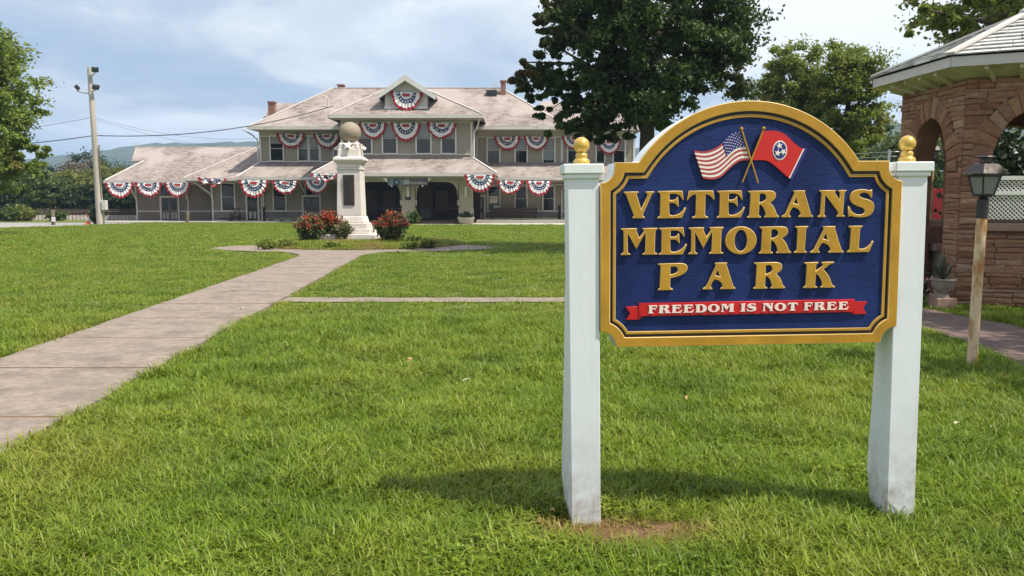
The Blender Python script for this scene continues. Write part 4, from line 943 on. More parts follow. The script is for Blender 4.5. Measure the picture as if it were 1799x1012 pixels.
lf_dark = leaf_mat('dark_maple_leaf', (0.034, 0.064, 0.017), (0.10, 0.155, 0.038), (0.13, 0.085, 0.035), .32, .22)
lf_bright = leaf_mat('sunny_maple_leaf', (0.13, 0.20, 0.032), (0.26, 0.33, 0.06), (0.24, 0.19, 0.05), .4, .5)
lf_mid = leaf_mat('mid_green_leaf', (0.13, 0.185, 0.030), (0.29, 0.335, 0.065), (0.31, 0.27, 0.075), .45, .5)
lf_far1 = leaf_mat('far_green_leaf', (0.050, 0.090, 0.020), (0.12, 0.165, 0.036), (0.15, 0.165, 0.036), .35, .25)
lf_far2 = leaf_mat('far_olive_leaf', (0.12, 0.145, 0.026), (0.22, 0.235, 0.05), None, .35)
lf_far3 = leaf_mat('far_dark_leaf', (0.018, 0.036, 0.013), (0.045, 0.072, 0.022), None, .25)
lf_tan = leaf_mat('far_tan_brush', (0.14, 0.11, 0.075), (0.20, 0.16, 0.11), None, .25)
lf_rose = leaf_mat('rose_leaf', (0.055, 0.095, 0.025), (0.14, 0.165, 0.055), (0.15, 0.10, 0.045), .3, 3)
lf_rosep = leaf_mat('pale_rose_leaf', (0.10, 0.115, 0.045), (0.22, 0.20, 0.10), (0.25, 0.17, 0.10), .3, 3)
lf_redtip = leaf_mat('red_rose_bloom', (0.38, 0.030, 0.018), (0.55, 0.10, 0.05), None, .3)
lf_pink = leaf_mat('pink_petal', (0.55, 0.12, 0.20), (0.75, 0.35, 0.42), None, .3)
lf_white = leaf_mat('white_petal', (0.7, 0.7, 0.66), (0.8, 0.8, 0.78), None, .3)

# ------------------------------------------------------------------ trees
tx = PX(1133, 26.5, 240)
tree('maple_tree', 'big dark green maple standing behind the arched top of the sign', (tx, 26.5, 0), (tx + .1, 26.5, 6.3), .27, (tx - .25, 26.5, 7.1), (3.65, 3.3, 3.9), 280, 380, .088, lf_dark, 5, limbs=34, shell=.35, spread=.085, zcut=-.8,
     extra=[((PX(950, 26, 125), 26.3, PZ(130, 26.3)), (1.05, 1.0, .75), 34), ((PX(985, 26, 175), 26.3, PZ(170, 26.3)), (1.0, 1.0, .7), 26), ((PX(1015, 26, 215), 26.3, PZ(205, 26.3)), (1.1, 1.0, .8), 30), ((PX(1060, 26, 240), 26.4, PZ(228, 26.4)), (1.2, 1.1, .5), 26), ((PX(1275, 26, 120), 26.3, PZ(110, 26.3)), (1.1, 1.0, 1.4), 34), ((PX(980, 26, 50), 26.3, PZ(55, 26.3)), (.9, 1, 1.5), 34)])
tx = PX(1384, 40, 300)
tree('poplar_tree', 'loose yellowish green tree between the dark maple and the gazebo', (tx, 40, 0), (tx, 40, 5.5), .2, (tx - .1, 40, PZ(165, 40)), (1.75, 1.6, 2.6), 140, 250, .09, lf_mid, 21, limbs=20, shell=.3, spread=.15)
tx = PX(1482, 38, 300)
tree('poplar_tree', 'pointed green tree closest to the left side of the gazebo', (tx, 38, 0), (tx, 38, 5.4), .2, (tx + .05, 38, PZ(180, 38)), (1.6, 1.5, 2.8), 130, 260, .088, lf_mid, 33, limbs=20, shell=.3, spread=.15,
     extra=[((tx + .5, 38, PZ(250, 38)), (1.6, 1.4, 1.1), 26)])
tx = PX(-78, 40, 200)
tree('maple_tree', 'sunlit bright green maple at the left edge beside the pole', (tx, 40, 0), (tx, 40, 6), .3, (tx, 40, PZ(185, 40)), (3.5, 3.3, 4.9), 250, 340, .105, lf_bright, 44, limbs=26, shell=.45, spread=.10, zcut=-.9, bark=m_barkl,
     extra=[((PX(32, 39.5, 280), 39.5, PZ(275, 39.5)), (1.5, 1.4, 1.7), 48)])
tree('oak_tree', 'broad tree with hanging branches behind the gazebo roof', (17.5, 24, 0), (17.2, 24, 6), .35, (16.6, 24, 8.6), (5.2, 4.5, 3.9), 230, 260, .11, lf_mid, 55, limbs=30, shell=.4, spread=.09, zcut=-.7,
     extra=[((PX(1660, 22, 30), 22, PZ(28, 22)), (1.1, 1.0, .8), 12), ((PX(1740, 22, 20), 22, PZ(15, 22)), (1.5, 1.2, 1.0), 14)])
tree('oak_tree', 'tall shade tree beside the walkway past the right edge', (13.2, 6.6, 0), (12.6, 6.8, 6), .3, (11.2, 7.2, 7.2), (3.2, 3.2, 2.6), 85, 190, .13, lf_mid, 66, limbs=16, shell=.3, spread=.17)
# trees across the railway
BG = [(-12, 96, 5.2, 5.4, lf_far1, 'dark green bush tree behind the trunk of the left maple'), (42, 98, 5.6, 5.0, lf_far1, 'low green tree just right of the left maple crown'), (108, 96, 5.0, 5.0, lf_far2, 'round olive green tree left of the leaning pole'),
      (146, 100, 4.4, 4.4, lf_far2, 'olive tree directly behind the leaning pole'), (148, 118, 5.6, 7.0, lf_tan, 'tan dry brush tree rising behind the pole'), (200, 106, 4.8, 5.9, lf_far2, 'yellow green tree beside the left end of the depot roof'),
      (98, 128, 8.0, 7.0, lf_far3, 'dark rounded tree behind the olive one, under the hill'), (182, 150, 8.0, 9.4, lf_far3, 'tall dark dome shaped tree right of the pole top line'), (226, 120, 6.0, 6.4, lf_far1, 'green tree peeping over the left gable end'),
      (78, 88, 3.6, 4.3, lf_far1, 'shadowy low tree at the rail fence left of the pole'), (205, 90, 4.2, 3.9, lf_far3, 'shadowy low tree under the first bunting'), (150, 89, 3.4, 2.7, lf_far3, 'shadowy low tree behind the orange cone'), (10, 90, 4.0, 3.2, lf_far3, 'shadowy low tree below the left maple'), (-70, 95, 7, 7, lf_far1, 'green tree past the left edge of the rail line')]
for i, (px, Y, r_, h, mat, lab) in enumerate(BG):
    x = PX(px, Y, 340); tree('woodland_tree', lab, (x, Y, 0), (x, Y, h * .5), .2, (x, Y, h * .55), (r_ * .8, r_ * .7, h * .45), 70, 150, .22, mat, 100 + i, group='trees beyond the railway', limbs=6, shell=.5, spread=.2)
RB = [(1575, 75, 4.5, 8.5, lf_far1, 'distant green tree left of the gazebo wall'), (1535, 95, 5, 8.5, lf_far3, 'dark distant tree behind the pointed poplar'), (1620, 60, 4.5, 6.0, lf_far1, 'low green tree seen through the gazebo door arch'), (1330, 90, 5, 7, lf_far1, 'distant green tree behind the right half of the sign'), (1215, 85, 5, 6.5, lf_far3, 'distant dark tree behind the sign flags')]
for i, (px, Y, r_, h, mat, lab) in enumerate(RB):
    x = PX(px, Y, 300); tree('woodland_tree', lab, (x, Y, 0), (x, Y, h * .5), .2, (x, Y, h * .55), (r_ * .8, r_ * .7, h * .45), 70, 150, .22, mat, 140 + i, group='distant trees on the right', limbs=6, shell=.5, spread=.2)

# bushes
def bush(name, label, c, rad, nstem, nleaf, leaf, mat, seed, top=None, ntop=0, group=None, cat='bush'):
    rng = np.random.default_rng(seed); t = thing(name, label, cat, (c[0], c[1], c[2]), group); rr = random.Random(seed)
    m = MB(); tips = []
    for i in range(nstem):
        a = rr.uniform(0, 6.28); k = rr.uniform(.2, 1.0); q = Vector((math.cos(a) * rad[0] * k, math.sin(a) * rad[1] * k, rad[2] * (1.75 - .7 * k) * rr.uniform(.8, 1.1)))
        m.tube([(q.x * .15, q.y * .15, -.05), (q.x * .6, q.y * .6, q.z * .55), q], [.012, .008, .004], 5, False); tips.append(q)
    m.build('stem', m_bark, t, world=False)
    tips = np.array(tips); idx = rng.integers(0, len(tips), nleaf); f = rng.uniform(.25, 1.05, nleaf)[:, None]
    pts = tips[idx] * np.concatenate([f ** .8, f ** .8, f], 1) + rng.normal(size=(nleaf, 3)) * rad[0] * .13
    pts[:, 2] = np.abs(pts[:, 2]); V, F = leaves_np(pts, .7, leaf, .9, rng, 1.4); mesh_np('foliage', V, F, mat, t)
    if ntop:
        idx = rng.integers(0, len(tips), ntop); pts = tips[idx] * rng.uniform(.82, 1.08, (ntop, 1)) + rng.normal(size=(ntop, 3)) * rad[0] * .10
        pts = pts[pts[:, 2] > rad[2] * 0.95]; V, F = leaves_np(pts, .7, leaf * .95, .9, rng, 1.2); mesh_np('bloom', V, F, top, t)
    return t
def gb(px, py): q = G(px, py); return (q.x, q.y, 0.05)
bush('rose_bush', 'large rose bush with red top right of the monument', gb(689, 431), (.62, .55, .66), 70, 3400, .075, lf_rose, 1, lf_redtip, 1100, 'rose bushes round the monument')
bush('rose_bush', 'tall rose bush with orange red top in front left of the monument', gb(545, 431), (.52, .45, .60), 60, 2700, .075, lf_rose, 2, lf_redtip, 600, 'rose bushes round the monument')
bush('rose_bush', 'red topped rose bush behind the others, touching the left side of the monument base', (PX(577, 30.6, 400), 30.6, .1), (.55, .5, .62), 60, 2200, .075, lf_rose, 3, lf_redtip, 1500, 'rose bushes round the monument')
bush('rose_bush', 'small pale rose bush without blooms in front of the monument base', gb(602, 430), (.36, .34, .50), 46, 1700, .065, lf_rosep, 4, None, 0, 'rose bushes round the monument')
bush('shrub', 'leafy shrub against the porch pier behind the red rose bush', (PX(724, 57.6), 57.6, 0), (.5, .4, .55), 30, 900, .12, lf_far1, 5)
bush('shrub', 'rounded dark green shrub at the foot of the leaning pole', (PX(166, 58.3), 58.3, 0), (.62, .6, .68), 50, 2400, .11, lf_far3, 6)
for i, (px, py, s_, lab) in enumerate(((716, 441, .32, 'bright green weed clump at the front edge of the flower bed'), (752, 438, .42, 'spreading green weed at the right edge of the flower bed'), (730, 432, .4, 'tall weed behind the bright clump in the flower bed'), (468, 440, .42, 'low green clump at the left end of the flower bed'), (505, 438, .38, 'second low green clump from the left end of the flower bed'), (580, 441, .28, 'tiny green clump in front of the pale rose bush'))):
    q = gb(px, py); bush('weed_clump', lab, (q[0], max(q[1], BED[1] - BED[3] + .4), .06), (s_, s_ * .7, s_ * .38), 26, 520, .065, lf_bright if i == 0 else lf_mid, 20 + i, cat='weed', group='weeds in the flower bed')
for i, (px, py, Y, s_, lab) in enumerate(((35, 400, 68.5, 1.3, 'bushy green shrub at the far left of the road'), (95, 390, 69.5, .9, 'green shrub behind the wooden bollard'), (8, 395, 67, 1.2, 'pale green shrub at the left edge by the road'))):
    bush('shrub', lab, (PX(px, Y), Y, 0), (s_, s_ * .7, s_ * .5), 36, 1100, .16, lf_far1 if i else lf_far2, 40 + i, group='shrubs by the road')

# ------------------------------------------------------------------ pole, wires and small things by the road
pb = P(177, 395, 57.0); pt_ = P(157, 119, 57.0); pb.z = 0
up = thing('utility_pole', 'leaning weathered wooden pole carrying three floodlights', 'pole', pb)
MB().tube([pb - Vector((0, 0, .3)), pb, pb.lerp(pt_, .5), pt_], [.27, .26, .20, .15], 14).build('shaft', m_wood, up, smooth=True)
MB().box(pb.x + .22, pb.x + .52, 56.75, 57.1, PZ(369, 57), PZ(352, 57)).build('meter_box', M('meter_grey', (.55, .54, .50), .5), up, bevel=.02)
MB().tube([(pb.x + .3, 56.9, 0), (pb.x + .3, 56.9, PZ(369, 57))], .05, 8).build('conduit', m_steel, up)
MB().tube([(P(170, 300, 57).x + .25, 56.9, PZ(352, 57)), (P(171, 255, 57).x + .16, 56.9, PZ(255, 57))], .045, 8).build('conduit', m_oldwood, up)
def flood(px, py, rx, rz):
    c = P(px, py, 56.7); f = thing('floodlight', None, None, c - up.location); f.parent = up; f.rotation_euler = (R(rx), 0, R(rz)); f.scale = (.85, .85, .85)
    MB().box(-.26, .26, -.02, .16, -.2, .2).build('housing', m_dark, f, world=False, bevel=.03); MB().box(-.23, .23, -.05, -.021, -.17, .17).build('glass', m_lens, f, world=False)
    for i in range(5): MB().box(-.2 + i * .1 - .01, -.2 + i * .1 + .01, .16, .22, -.18, .18).build('fin', m_dark, f, world=False)
flood(167, 123, 35, 25); flood(134, 155, 40, -60); flood(169, 154, 40, 55)
arm = MB()
for a, b, c in (((158, 135), (163, 132), (167, 128)), ((156, 164), (146, 163), (136, 160)), ((156, 162), (163, 160), (168, 158))): arm.tube([P(*a, 57), P(*b, 56.9), P(*c, 56.75)], .045, 7)
arm.build('bracket_arm', m_steel, up)
def cable(label, a, b, sag, r, n=24):
    a = Vector(a); b = Vector(b); pts = [a.lerp(b, i / n) - Vector((0, 0, 4 * sag * (i / n) * (1 - i / n))) for i in range(n + 1)]
    o = MB().tube(pts, r, 5, False).build('overhead_cable', m_cable); tag(o, label, 'cable', 'overhead cables left of the depot')
cable('thick black cable from the pole to the depot roof', P(166, 238, 57), P(585, 186, 66), .75, .035)
cable('black cable running left from the pole behind the maple', P(165, 238, 57), P(-250, 250, 57), .5, .03)
cable('thin wire sloping from the pole down towards the low wing', P(163, 208, 57), P(450, 262, 75), .5, .009)
cable('thin wire from the pole to the tall block wall', P(163, 205, 57), P(462, 242, 65), .6, .009)
cable('thin wire from the pole top towards the left maple', P(162, 206, 57), P(-200, 240, 60), .4, .012)
def cone():
    t = thing('traffic_cone', 'orange traffic cone with white collar in front of the dark shrub', 'cone', (PX(152, 57.5), 57.3, 0))
    MB().box(-.2, .2, -.2, .2, 0, .05).build('base', m_cone, t, world=False, bevel=.01)
    MB().lathe([(.155, .05), (.118, .28)], (0, 0, 0), 18).lathe([(.076, .54), (.03, .76)], (0, 0, 0), 18).build('body', m_cone, t, smooth=True, world=False)
    MB().lathe([(.119, .28), (.077, .54)], (0, 0, 0), 18).build('collar', m_conew, t, smooth=True, world=False)
cone()
def bollard(px, Y, h, label, lean=0, notice=False):
    t = thing('wooden_post', label, 'post', (PX(px, Y), Y, 0)); t.rotation_euler = (0, R(lean), 0)
    MB().lathe([(.13, -.1), (.125, .3), (.12, h - .05), (.09, h)], (0, 0, 0), 10).build('post', m_oldwood, t, smooth=True, world=False)
    if notice: MB().box(-.02, .22, -.16, -.128, .25, .55).build('notice_plate', m_conew, t, world=False)
bollard(88.5, 56.0, 1.05, 'short weathered wooden bollard at the lawn edge by the road', 0, True)
bollard(325, 61.5, .85, 'short stump post with chain in front of the left wing', 6)
# picket fence and rails of the railway
fe = thing('picket_fence', 'low rusty iron picket fence along the railway', 'fence', (-60, 72.6, 0))
MB().box(-100, PX(236, 72.6), 72.55, 72.62, .42, .72).box(-100, PX(236, 72.6), 72.55, 72.62, .78, .86).build('rail', m_iron, fe)
pk = [MB()]
x = -58.0; cnt = 0
pm = None
while x < PX(234, 72.6):
    if pm is None: pm = MB().add([(-.016, -.012, .05), (.016, -.012, .05), (.016, .012, .05), (-.016, .012, .05), (-.016, -.012, .95), (.016, -.012, .95), (.016, .012, .95), (-.016, .012, .95), (0, 0, 1.05)], [(0, 1, 5, 4), (1, 2, 6, 5), (2, 3, 7, 6), (3, 0, 4, 7), (4, 5, 8), (5, 6, 8), (6, 7, 8), (7, 4, 8)]).build('picket', m_iron, fe, world=False); o = pm
    else: o = pm.copy(); COL.objects.link(o)
    o.location = (x + 60, 0, -.05 + .03 * edge_noise(x, 3)); x += .33
rw = thing('railway_track', 'single railway track on pale ballast behind the picket fence', 'railway', (-60, 76.5, .55))
for y in (75.78, 77.22): MB().box(-118, PX(250, 76), y - .035, y + .035, .76, .92).build('rail', m_iron, rw)
sm = None
for i in range(110):
    x = -92 + i * .6
    if sm is None: sm = MB().box(-.12, .12, -1.25, 1.25, 0, .16).build('sleeper', m_oldwood, rw, world=False); o = sm
    else: o = sm.copy(); COL.objects.link(o)
    o.location = (x + 60, 0, .05)
# bench, cart, planter at the depot
bn = thing('bench', 'long dark wooden bench on the platform under the depot windows', 'bench', (PX(902, 63.8), 63.8, .22))
x0, x1 = PX(861, 63.8), PX(944, 63.8)
MB().box(x0, x1, 63.5, 63.95, .60, .69).build('seat', m_darkwood, bn)
for i in range(3): MB().box(x0, x1, 63.98, 64.03, .70 + i * .145, .835 + i * .145).build('back_slat', m_darkwood, bn)
for x in np.linspace(x0 + .1, x1 - .1, 4):
    MB().box(x - .04, x + .04, 63.52, 63.60, .22, .62).box(x - .04, x + .04, 64.035, 64.1, .22, 1.12).build('leg', m_darkwood, bn)
ct = thing('baggage_cart', 'small dark iron two wheeled baggage cart by the wall left of the glazed door', 'cart', (PX(411, 64.3), 64.3, .1))
for s_ in (-.32, .32): 
    m = MB(); m.tube([(s_ + .0, .26 * math.cos(t), .28 + .26 * math.sin(t)) for t in np.linspace(0, 2 * math.pi, 19)], .03, 6, False)
    for k in range(6): a = math.pi * k / 3; m.bar((s_, 0, .28), (s_, .25 * math.cos(a), .28 + .25 * math.sin(a)), .025)
    m.build('wheel', m_iron, ct, world=False)
MB().bar((-.3, 0, .28), (.3, 0, .28), .04).box(-.26, .26, -.1, .3, .3, .36).build('axle_bed', m_iron, ct, world=False)
MB().bar((-.22, .1, .3), (-.16, .45, 1.0), .045).bar((.22, .1, .3), (.16, .45, 1.0), .045).bar((-.17, .42, .95), (.17, .42, .95), .045).build('handle', m_iron, ct, world=False)
pt2 = thing('round_planter', 'pale round concrete planter with dark plants by the right porch pier', 'planter', (PX(818, 57.7), 57.7, 0))
MB().lathe([(.32, 0), (.48, .12), (.60, .42), (.62, .5), (.54, .5), (.5, .44)], (0, 0, 0), 22).build('bowl', M('planter_concrete', (.33, .31, .24), .8, .15, 4), pt2, smooth=True, world=False)
bush('planter_plant', 'low dark leafy plant growing in the round concrete planter', (PX(818, 57.7), 57.7, .48), (.5, .5, .2), 26, 420, .1, lf_far3, 9, cat='plant')
rp = MB(); # rope of the left pier: grass edging left out

# ------------------------------------------------------------------ gazebo
GC = Vector((8.2, 13.48, 0)); RW_, RE_ = 1.75, 2.21; A0 = 214.0; TH = .36
gz = thing('gazebo', 'small six sided red sandstone gazebo with arched openings and pale shingle roof', 'gazebo', GC)
def hexp(r, k): a = R(A0 + 60 * k); return Vector((GC.x + r * math.cos(a), GC.y + r * math.sin(a), 0))
zEv = PZ(97, 12.2)
zTop = zEv - .30; side = RW_; SPR, RISE, HALF = 2.02, .86, .50
def face_frame(k):   # face from corner k to corner k+1 (counter clockwise seen from above)
    a, b = hexp(RW_, k), hexp(RW_, k + 1); u = (b - a).normalized(); n = Vector((u.y, -u.x, 0)); return a, u, n
def arch_loop(zb, half=HALF, grow=0.0):
    h = half + grow; pts = [(side/2 - h, zb), (side/2 + h, zb)]
    pts += [(side/2 + h * math.cos(math.pi * i / 24), SPR + (RISE + grow) * math.sin(math.pi * i / 24)) for i in range(25)]; return pts
def in_arch(s, z, zb, grow=0.0):
    h = HALF + grow; ds = abs(s - side / 2)
    if z < zb - grow * .3: return False
    if z <= SPR: return ds < h
    return (ds / h) ** 2 + ((z - SPR) / (RISE + grow)) ** 2 < 1
def place(me_obj, k, parent):
    a, u, n = face_frame(k); M4 = Matrix(((u.x, -n.x, 0, a.x - GC.x), (u.y, -n.y, 0, a.y - GC.y), (0, 0, 1, 0), (0, 0, 0, 1))); me_obj.matrix_local = M4
DOOR = 5
for k in range(6):
    zb = 0.0 if k == DOOR else 1.25
    outer = [(0, 0), (side, 0), (side, zTop), (0, zTop)]; lp = arch_loop(zb)
    if k == DOOR: outer = [(0, 0)] + [(side/2 - HALF, 0)] + [(side/2 + HALF * math.cos(math.pi - math.pi * i / 24), SPR + RISE * math.sin(math.pi * i / 24)) for i in range(25)] + [(side/2 + HALF, 0), (side, 0), (side, zTop), (0, zTop)]; lps = [outer]
    else: lps = [outer, lp[::-1]]
    w = cmesh('wall', lps, TH, 0.022, m_mortar, gz); place(w, k, gz)
    if k != DOOR:
        m = MB().box(side/2 - HALF - .06, side/2 + HALF + .06, -.07, TH + .02, 1.13, 1.248); s_o = m.build('sill', m_flatst, gz, world=False, bevel=.012); place(s_o, k, gz)
nst = 0; more_stone = MB()
def stone_obj(k, quad, proud, depth=.05, jit=.006):
    """quad: four (s,z) corners, built proud of the mortar"""
    global nst
    cx = sum(p[0] for p in quad) / 4; cz = sum(p[1] for p in quad) / 4; ins = .003; vs = []
    for s, z in quad: vs.append((s + rnd.uniform(-jit, jit) - math.copysign(ins, s - cx), .03, z + rnd.uniform(-jit, jit) - math.copysign(ins, z - cz)))
    fr = []
    for (s, y, z) in vs: fr.append((cx + (s - cx) * .965 + rnd.uniform(-jit, jit), -proud * rnd.uniform(.55, 1.2), cz + (z - cz) * .91 + rnd.uniform(-jit, jit)))
    md = [(s, -proud * .25, z) for s, y, z in vs]
    jag = rnd.uniform(-.010, .010); md[0] = (md[0][0], md[0][1], md[0][2] + jag); md[3] = (md[3][0], md[3][1], md[3][2] - jag)
    m = MB(); V = vs + md + fr + [(cx + rnd.uniform(-.03, .03), -proud * 1.35, cz)]
    f = [(i, (i+1) % 4, 4 + (i+1) % 4, 4 + i) for i in range(4)] + [(4 + i, 4 + (i+1) % 4, 8 + (i+1) % 4, 8 + i) for i in range(4)] + [(8 + i, 8 + (i+1) % 4, 12) for i in range(4)]
    nst += 1
    if nst > 296:
        a_, u_, n_ = face_frame(k); more_stone.add([(a_.x + x * u_.x - y * n_.x, a_.y + x * u_.y - y * n_.y, z) for x, y, z in V], f); return
    m.add(V, f); o = m.build('stone', m_stone, gz, world=False); place(o, k, gz)
for k in (DOOR, 0):
    zb = 0.0 if k == DOOR else 1.25; rr = random.Random(31 + k); GR = .30
    # voussoirs
    nv = 17
    for i in range(nv):
        t0, t1 = math.pi * i / nv, math.pi * (i + 1) / nv; g0, g1 = 0.0, GR + rr.uniform(-.05, .06)
        q = [(side/2 + (HALF + g_) * math.cos(t), SPR + (RISE + g_) * math.sin(t)) for g_, t in ((g0, t0), (g1, t0), (g1, t1), (g0, t1))]
        q = [(min(max(s, .01), side - .01), min(z, zTop)) for s, z in q]; stone_obj(k, q, rr.uniform(.012, .035))
    z = 0.02
    while z < zTop - .05:
        h = rr.choice([.05, .065, .08, .09, .12]) * rr.uniform(.9, 1.15); h = min(h, zTop - z); zm = z + h / 2; s = 0.0
        # free spans of this course
        spans = []; cur = None; N = 140
        for i in range(N + 1):
            ss = side * i / N; blk = in_arch(ss, zm, zb, GR * .93) if zm > SPR else (in_arch(ss, zm, zb) )
            if k == 0 and 1.10 < zm < 1.26 and abs(ss - side/2) < HALF + .07: blk = True
            if not blk and cur is None: cur = ss
            if (blk or i == N) and cur is not None: spans.append((cur, ss)); cur = None
        for a, b in spans:
            x = a
            while x < b - .03:
                w_ = rr.uniform(.15, .52); 
                if b - x - w_ < .14: w_ = b - x
                stone_obj(k, [(x, z), (x + w_, z), (x + w_, z + h), (x, z + h)], rr.uniform(.008, .030)); x += w_
        z += h
if more_stone.v: more_stone.build('stonework', m_stone, gz)['kind'] = 'stuff'
print('STONES', nst)
MB().lathe([(RW_ - .2, 0), (RW_ - .2, .12)], (GC.x, GC.y, 0.0), 6, rot=R(A0)).build('floor', m_flatst, gz)
# soffit, fascia, roof
m = MB(); vs = []
for r_, z_ in ((RE_ - .02, zEv - .16), (RW_ - .05, zTop + .0)):
    vs += [hexp(r_, k) + Vector((0, 0, z_)) for k in range(6)]
m.add(vs, [(k, (k+1) % 6, 6 + (k+1) % 6, 6 + k) for k in range(6)]); m.build('soffit', m_gsoffit, gz)
for k in range(6):
    a, b = hexp(RE_, k) + Vector((0, 0, zEv - .09)), hexp(RE_, k + 1) + Vector((0, 0, zEv - .09)); MB().bar(a, b, .035, .14).build('fascia', m_gutter, gz)
    for j in range(1, 5):
        f_ = j / 5; e = hexp(RE_ - .05, k).lerp(hexp(RE_ - .05, k + 1), f_); w = hexp(RW_, k).lerp(hexp(RW_, k + 1), f_)
        MB().bar(e + Vector((0, 0, zEv - .19)), w + Vector((0, 0, zTop - .02)), .045, .06).build('rafter_tail', m_gsoffit, gz)
zApex = zEv + .86; AP = Vector((GC.x, GC.y, zApex)); NR = 11
m = MB(); m.add([hexp(RE_ + .02, k) + Vector((0, 0, zEv - .02)) for k in range(6)] + [AP - Vector((0, 0, .02))], [(k, (k+1) % 6, 6) for k in range(6)] + [(5, 4, 3, 2, 1, 0)]); m.build('roof_deck', m_dark, gz)
for k in range(6):
    a, b = hexp(RE_ + .06, k) + Vector((0, 0, zEv - .015)), hexp(RE_ + .06, k + 1) + Vector((0, 0, zEv - .015)); rr = random.Random(k)
    for r_ in range(NR):
        f0, f1 = r_ / NR, min((r_ + 1.22) / NR, .99); L0, R0 = a.lerp(AP, f0), b.lerp(AP, f0); L1, R1 = a.lerp(AP, f1), b.lerp(AP, f1); n_ = max(1, round((R0 - L0).length / .40)); off = rr.uniform(.3, .7)
        ed = [0] + [min(max((i + off) / n_ + rr.uniform(-.03, .03), .02), .98) for i in range(n_)] + [1]; ed = sorted(set(ed))
        nrm = (b - a).cross(AP - a).normalized()
        if nrm.z < 0: nrm = -nrm
        for e0, e1 in zip(ed[:-1], ed[1:]):
            if e1 - e0 < .03: continue
            g_ = .006 / max((R0 - L0).length, .1); up0 = nrm * (.036 + rr.uniform(-.006, .008)); up1 = nrm * .008
            q = [L0.lerp(R0, e0 + g_), L0.lerp(R0, e1 - g_), L1.lerp(R1, e1 - g_), L1.lerp(R1, e0 + g_)]
            t_ = [q[0] + up0, q[1] + up0, q[2] + up1, q[3] + up1]; bt = [p - nrm * .018 for p in t_]
            MB().add(bt + t_, [(0, 3, 2, 1), (4, 5, 6, 7), (0, 1, 5, 4), (1, 2, 6, 5), (2, 3, 7, 6), (3, 0, 4, 7)]).build('shingle', m_groof, gz)
    MB().bar(a + Vector((0, 0, .045)), AP + Vector((0, 0, .045)), .15, .03).build('hip_cap', m_gutter, gz)
MB().lathe([(.12, 0), (.14, .05), (.05, .12), (.07, .2), (.01, .3)], AP, 12).build('finial', m_gutter, gz)
m = MB().box(1.30, 1.72, -.03, .04, .42, .98); o = m.build('dedication_stone', m_flatst, gz, world=False, bevel=.01); place(o, 0, gz)

# stone bench inside, lattice across the far opening
bn2 = thing('stone_bench', 'stone slab bench on a pale leg inside the gazebo doorway', 'bench', GC + Vector((-.35, .55, .12)))
MB().box(-.75, .25, -.18, .2, .62, .74).build('seat', m_flatst, bn2, world=False, bevel=.01); MB().box(-.62, -.48, -.1, .12, 0, .62).build('leg', m_conc2, bn2, world=False); MB().box(.0, .14, -.1, .12, 0, .62).build('leg', m_conc2, bn2, world=False)
lt = thing('lattice_fence', 'white diamond lattice fence panel seen through the right gazebo arch', 'fence', (11.3, 17.2, 0)); lt.rotation_euler = (0, 0, R(-10))
LW, LZ0, LZ1 = 3.4, .25, 2.06
for s_ in (1, -1):
    nn_ = 62; pr = None
    for i in range(nn_):
        x = -LW / 2 - 1.8 + i * (LW + 1.9) / nn_; zl, zh = LZ0, LZ1; xa, xb = x, x + (zh - zl)
        c0, c1 = max(xa, -LW/2), min(xb, LW/2)
        if c1 - c0 < .05: continue
        za, zb_ = zl + (c0 - xa), zl + (c1 - xa)
        if s_ < 0: za, zb_ = zh - (c0 - xa), zh - (c1 - xa)
        MB().bar((c0, .008 * s_, za), (c1, .008 * s_, zb_), .012, .022, up=(0, 0, 1)).build('slat', m_lattice, lt, world=False)
for x in (-LW/2, 0, LW/2): MB().box(x - .05, x + .05, -.05, .05, 0, LZ1 + .12).build('post', m_lattice, lt, world=False)
for z_ in (LZ0, 1.75, LZ1): MB().box(-LW/2, LW/2, -.035, .035, z_ - .04, z_ + .04).build('rail', m_lattice, lt, world=False)
bush('flowering_shrub', 'dark shrub with white blossoms behind the lattice in the right arch', (11.5, 18.9, 0), (1.7, 1.0, 2.1), 80, 6000, .11, lf_far3, 61, lf_white, 120, cat='shrub')
wh = thing('white_shed', 'white painted board shed behind the lattice fence', 'shed', (17.2, 23.0, 0))
MB().box(14.0, 20.5, 22.4, 26, 0, 2.3).build('wall', _siding('white_boards', (.62, .61, .58), .15), wh); MB().prism([(13.7, 22.1, 2.3), (20.8, 22.1, 2.3), (20.8, 24.2, 3.1), (13.7, 24.2, 3.1)], (0, 0, .1)).prism([(13.7, 26.3, 2.3), (20.8, 26.3, 2.3), (20.8, 24.2, 3.1), (13.7, 24.2, 3.1)], (0, 0, .1)).build('roof', m_roof, wh); MB().box(15.0, 15.9, 22.34, 22.395, 0, 2.0).build('door', m_gutter, wh); MB().box(17.0, 18.2, 22.34, 22.395, 1.0, 1.9).build('window', m_glass, wh)
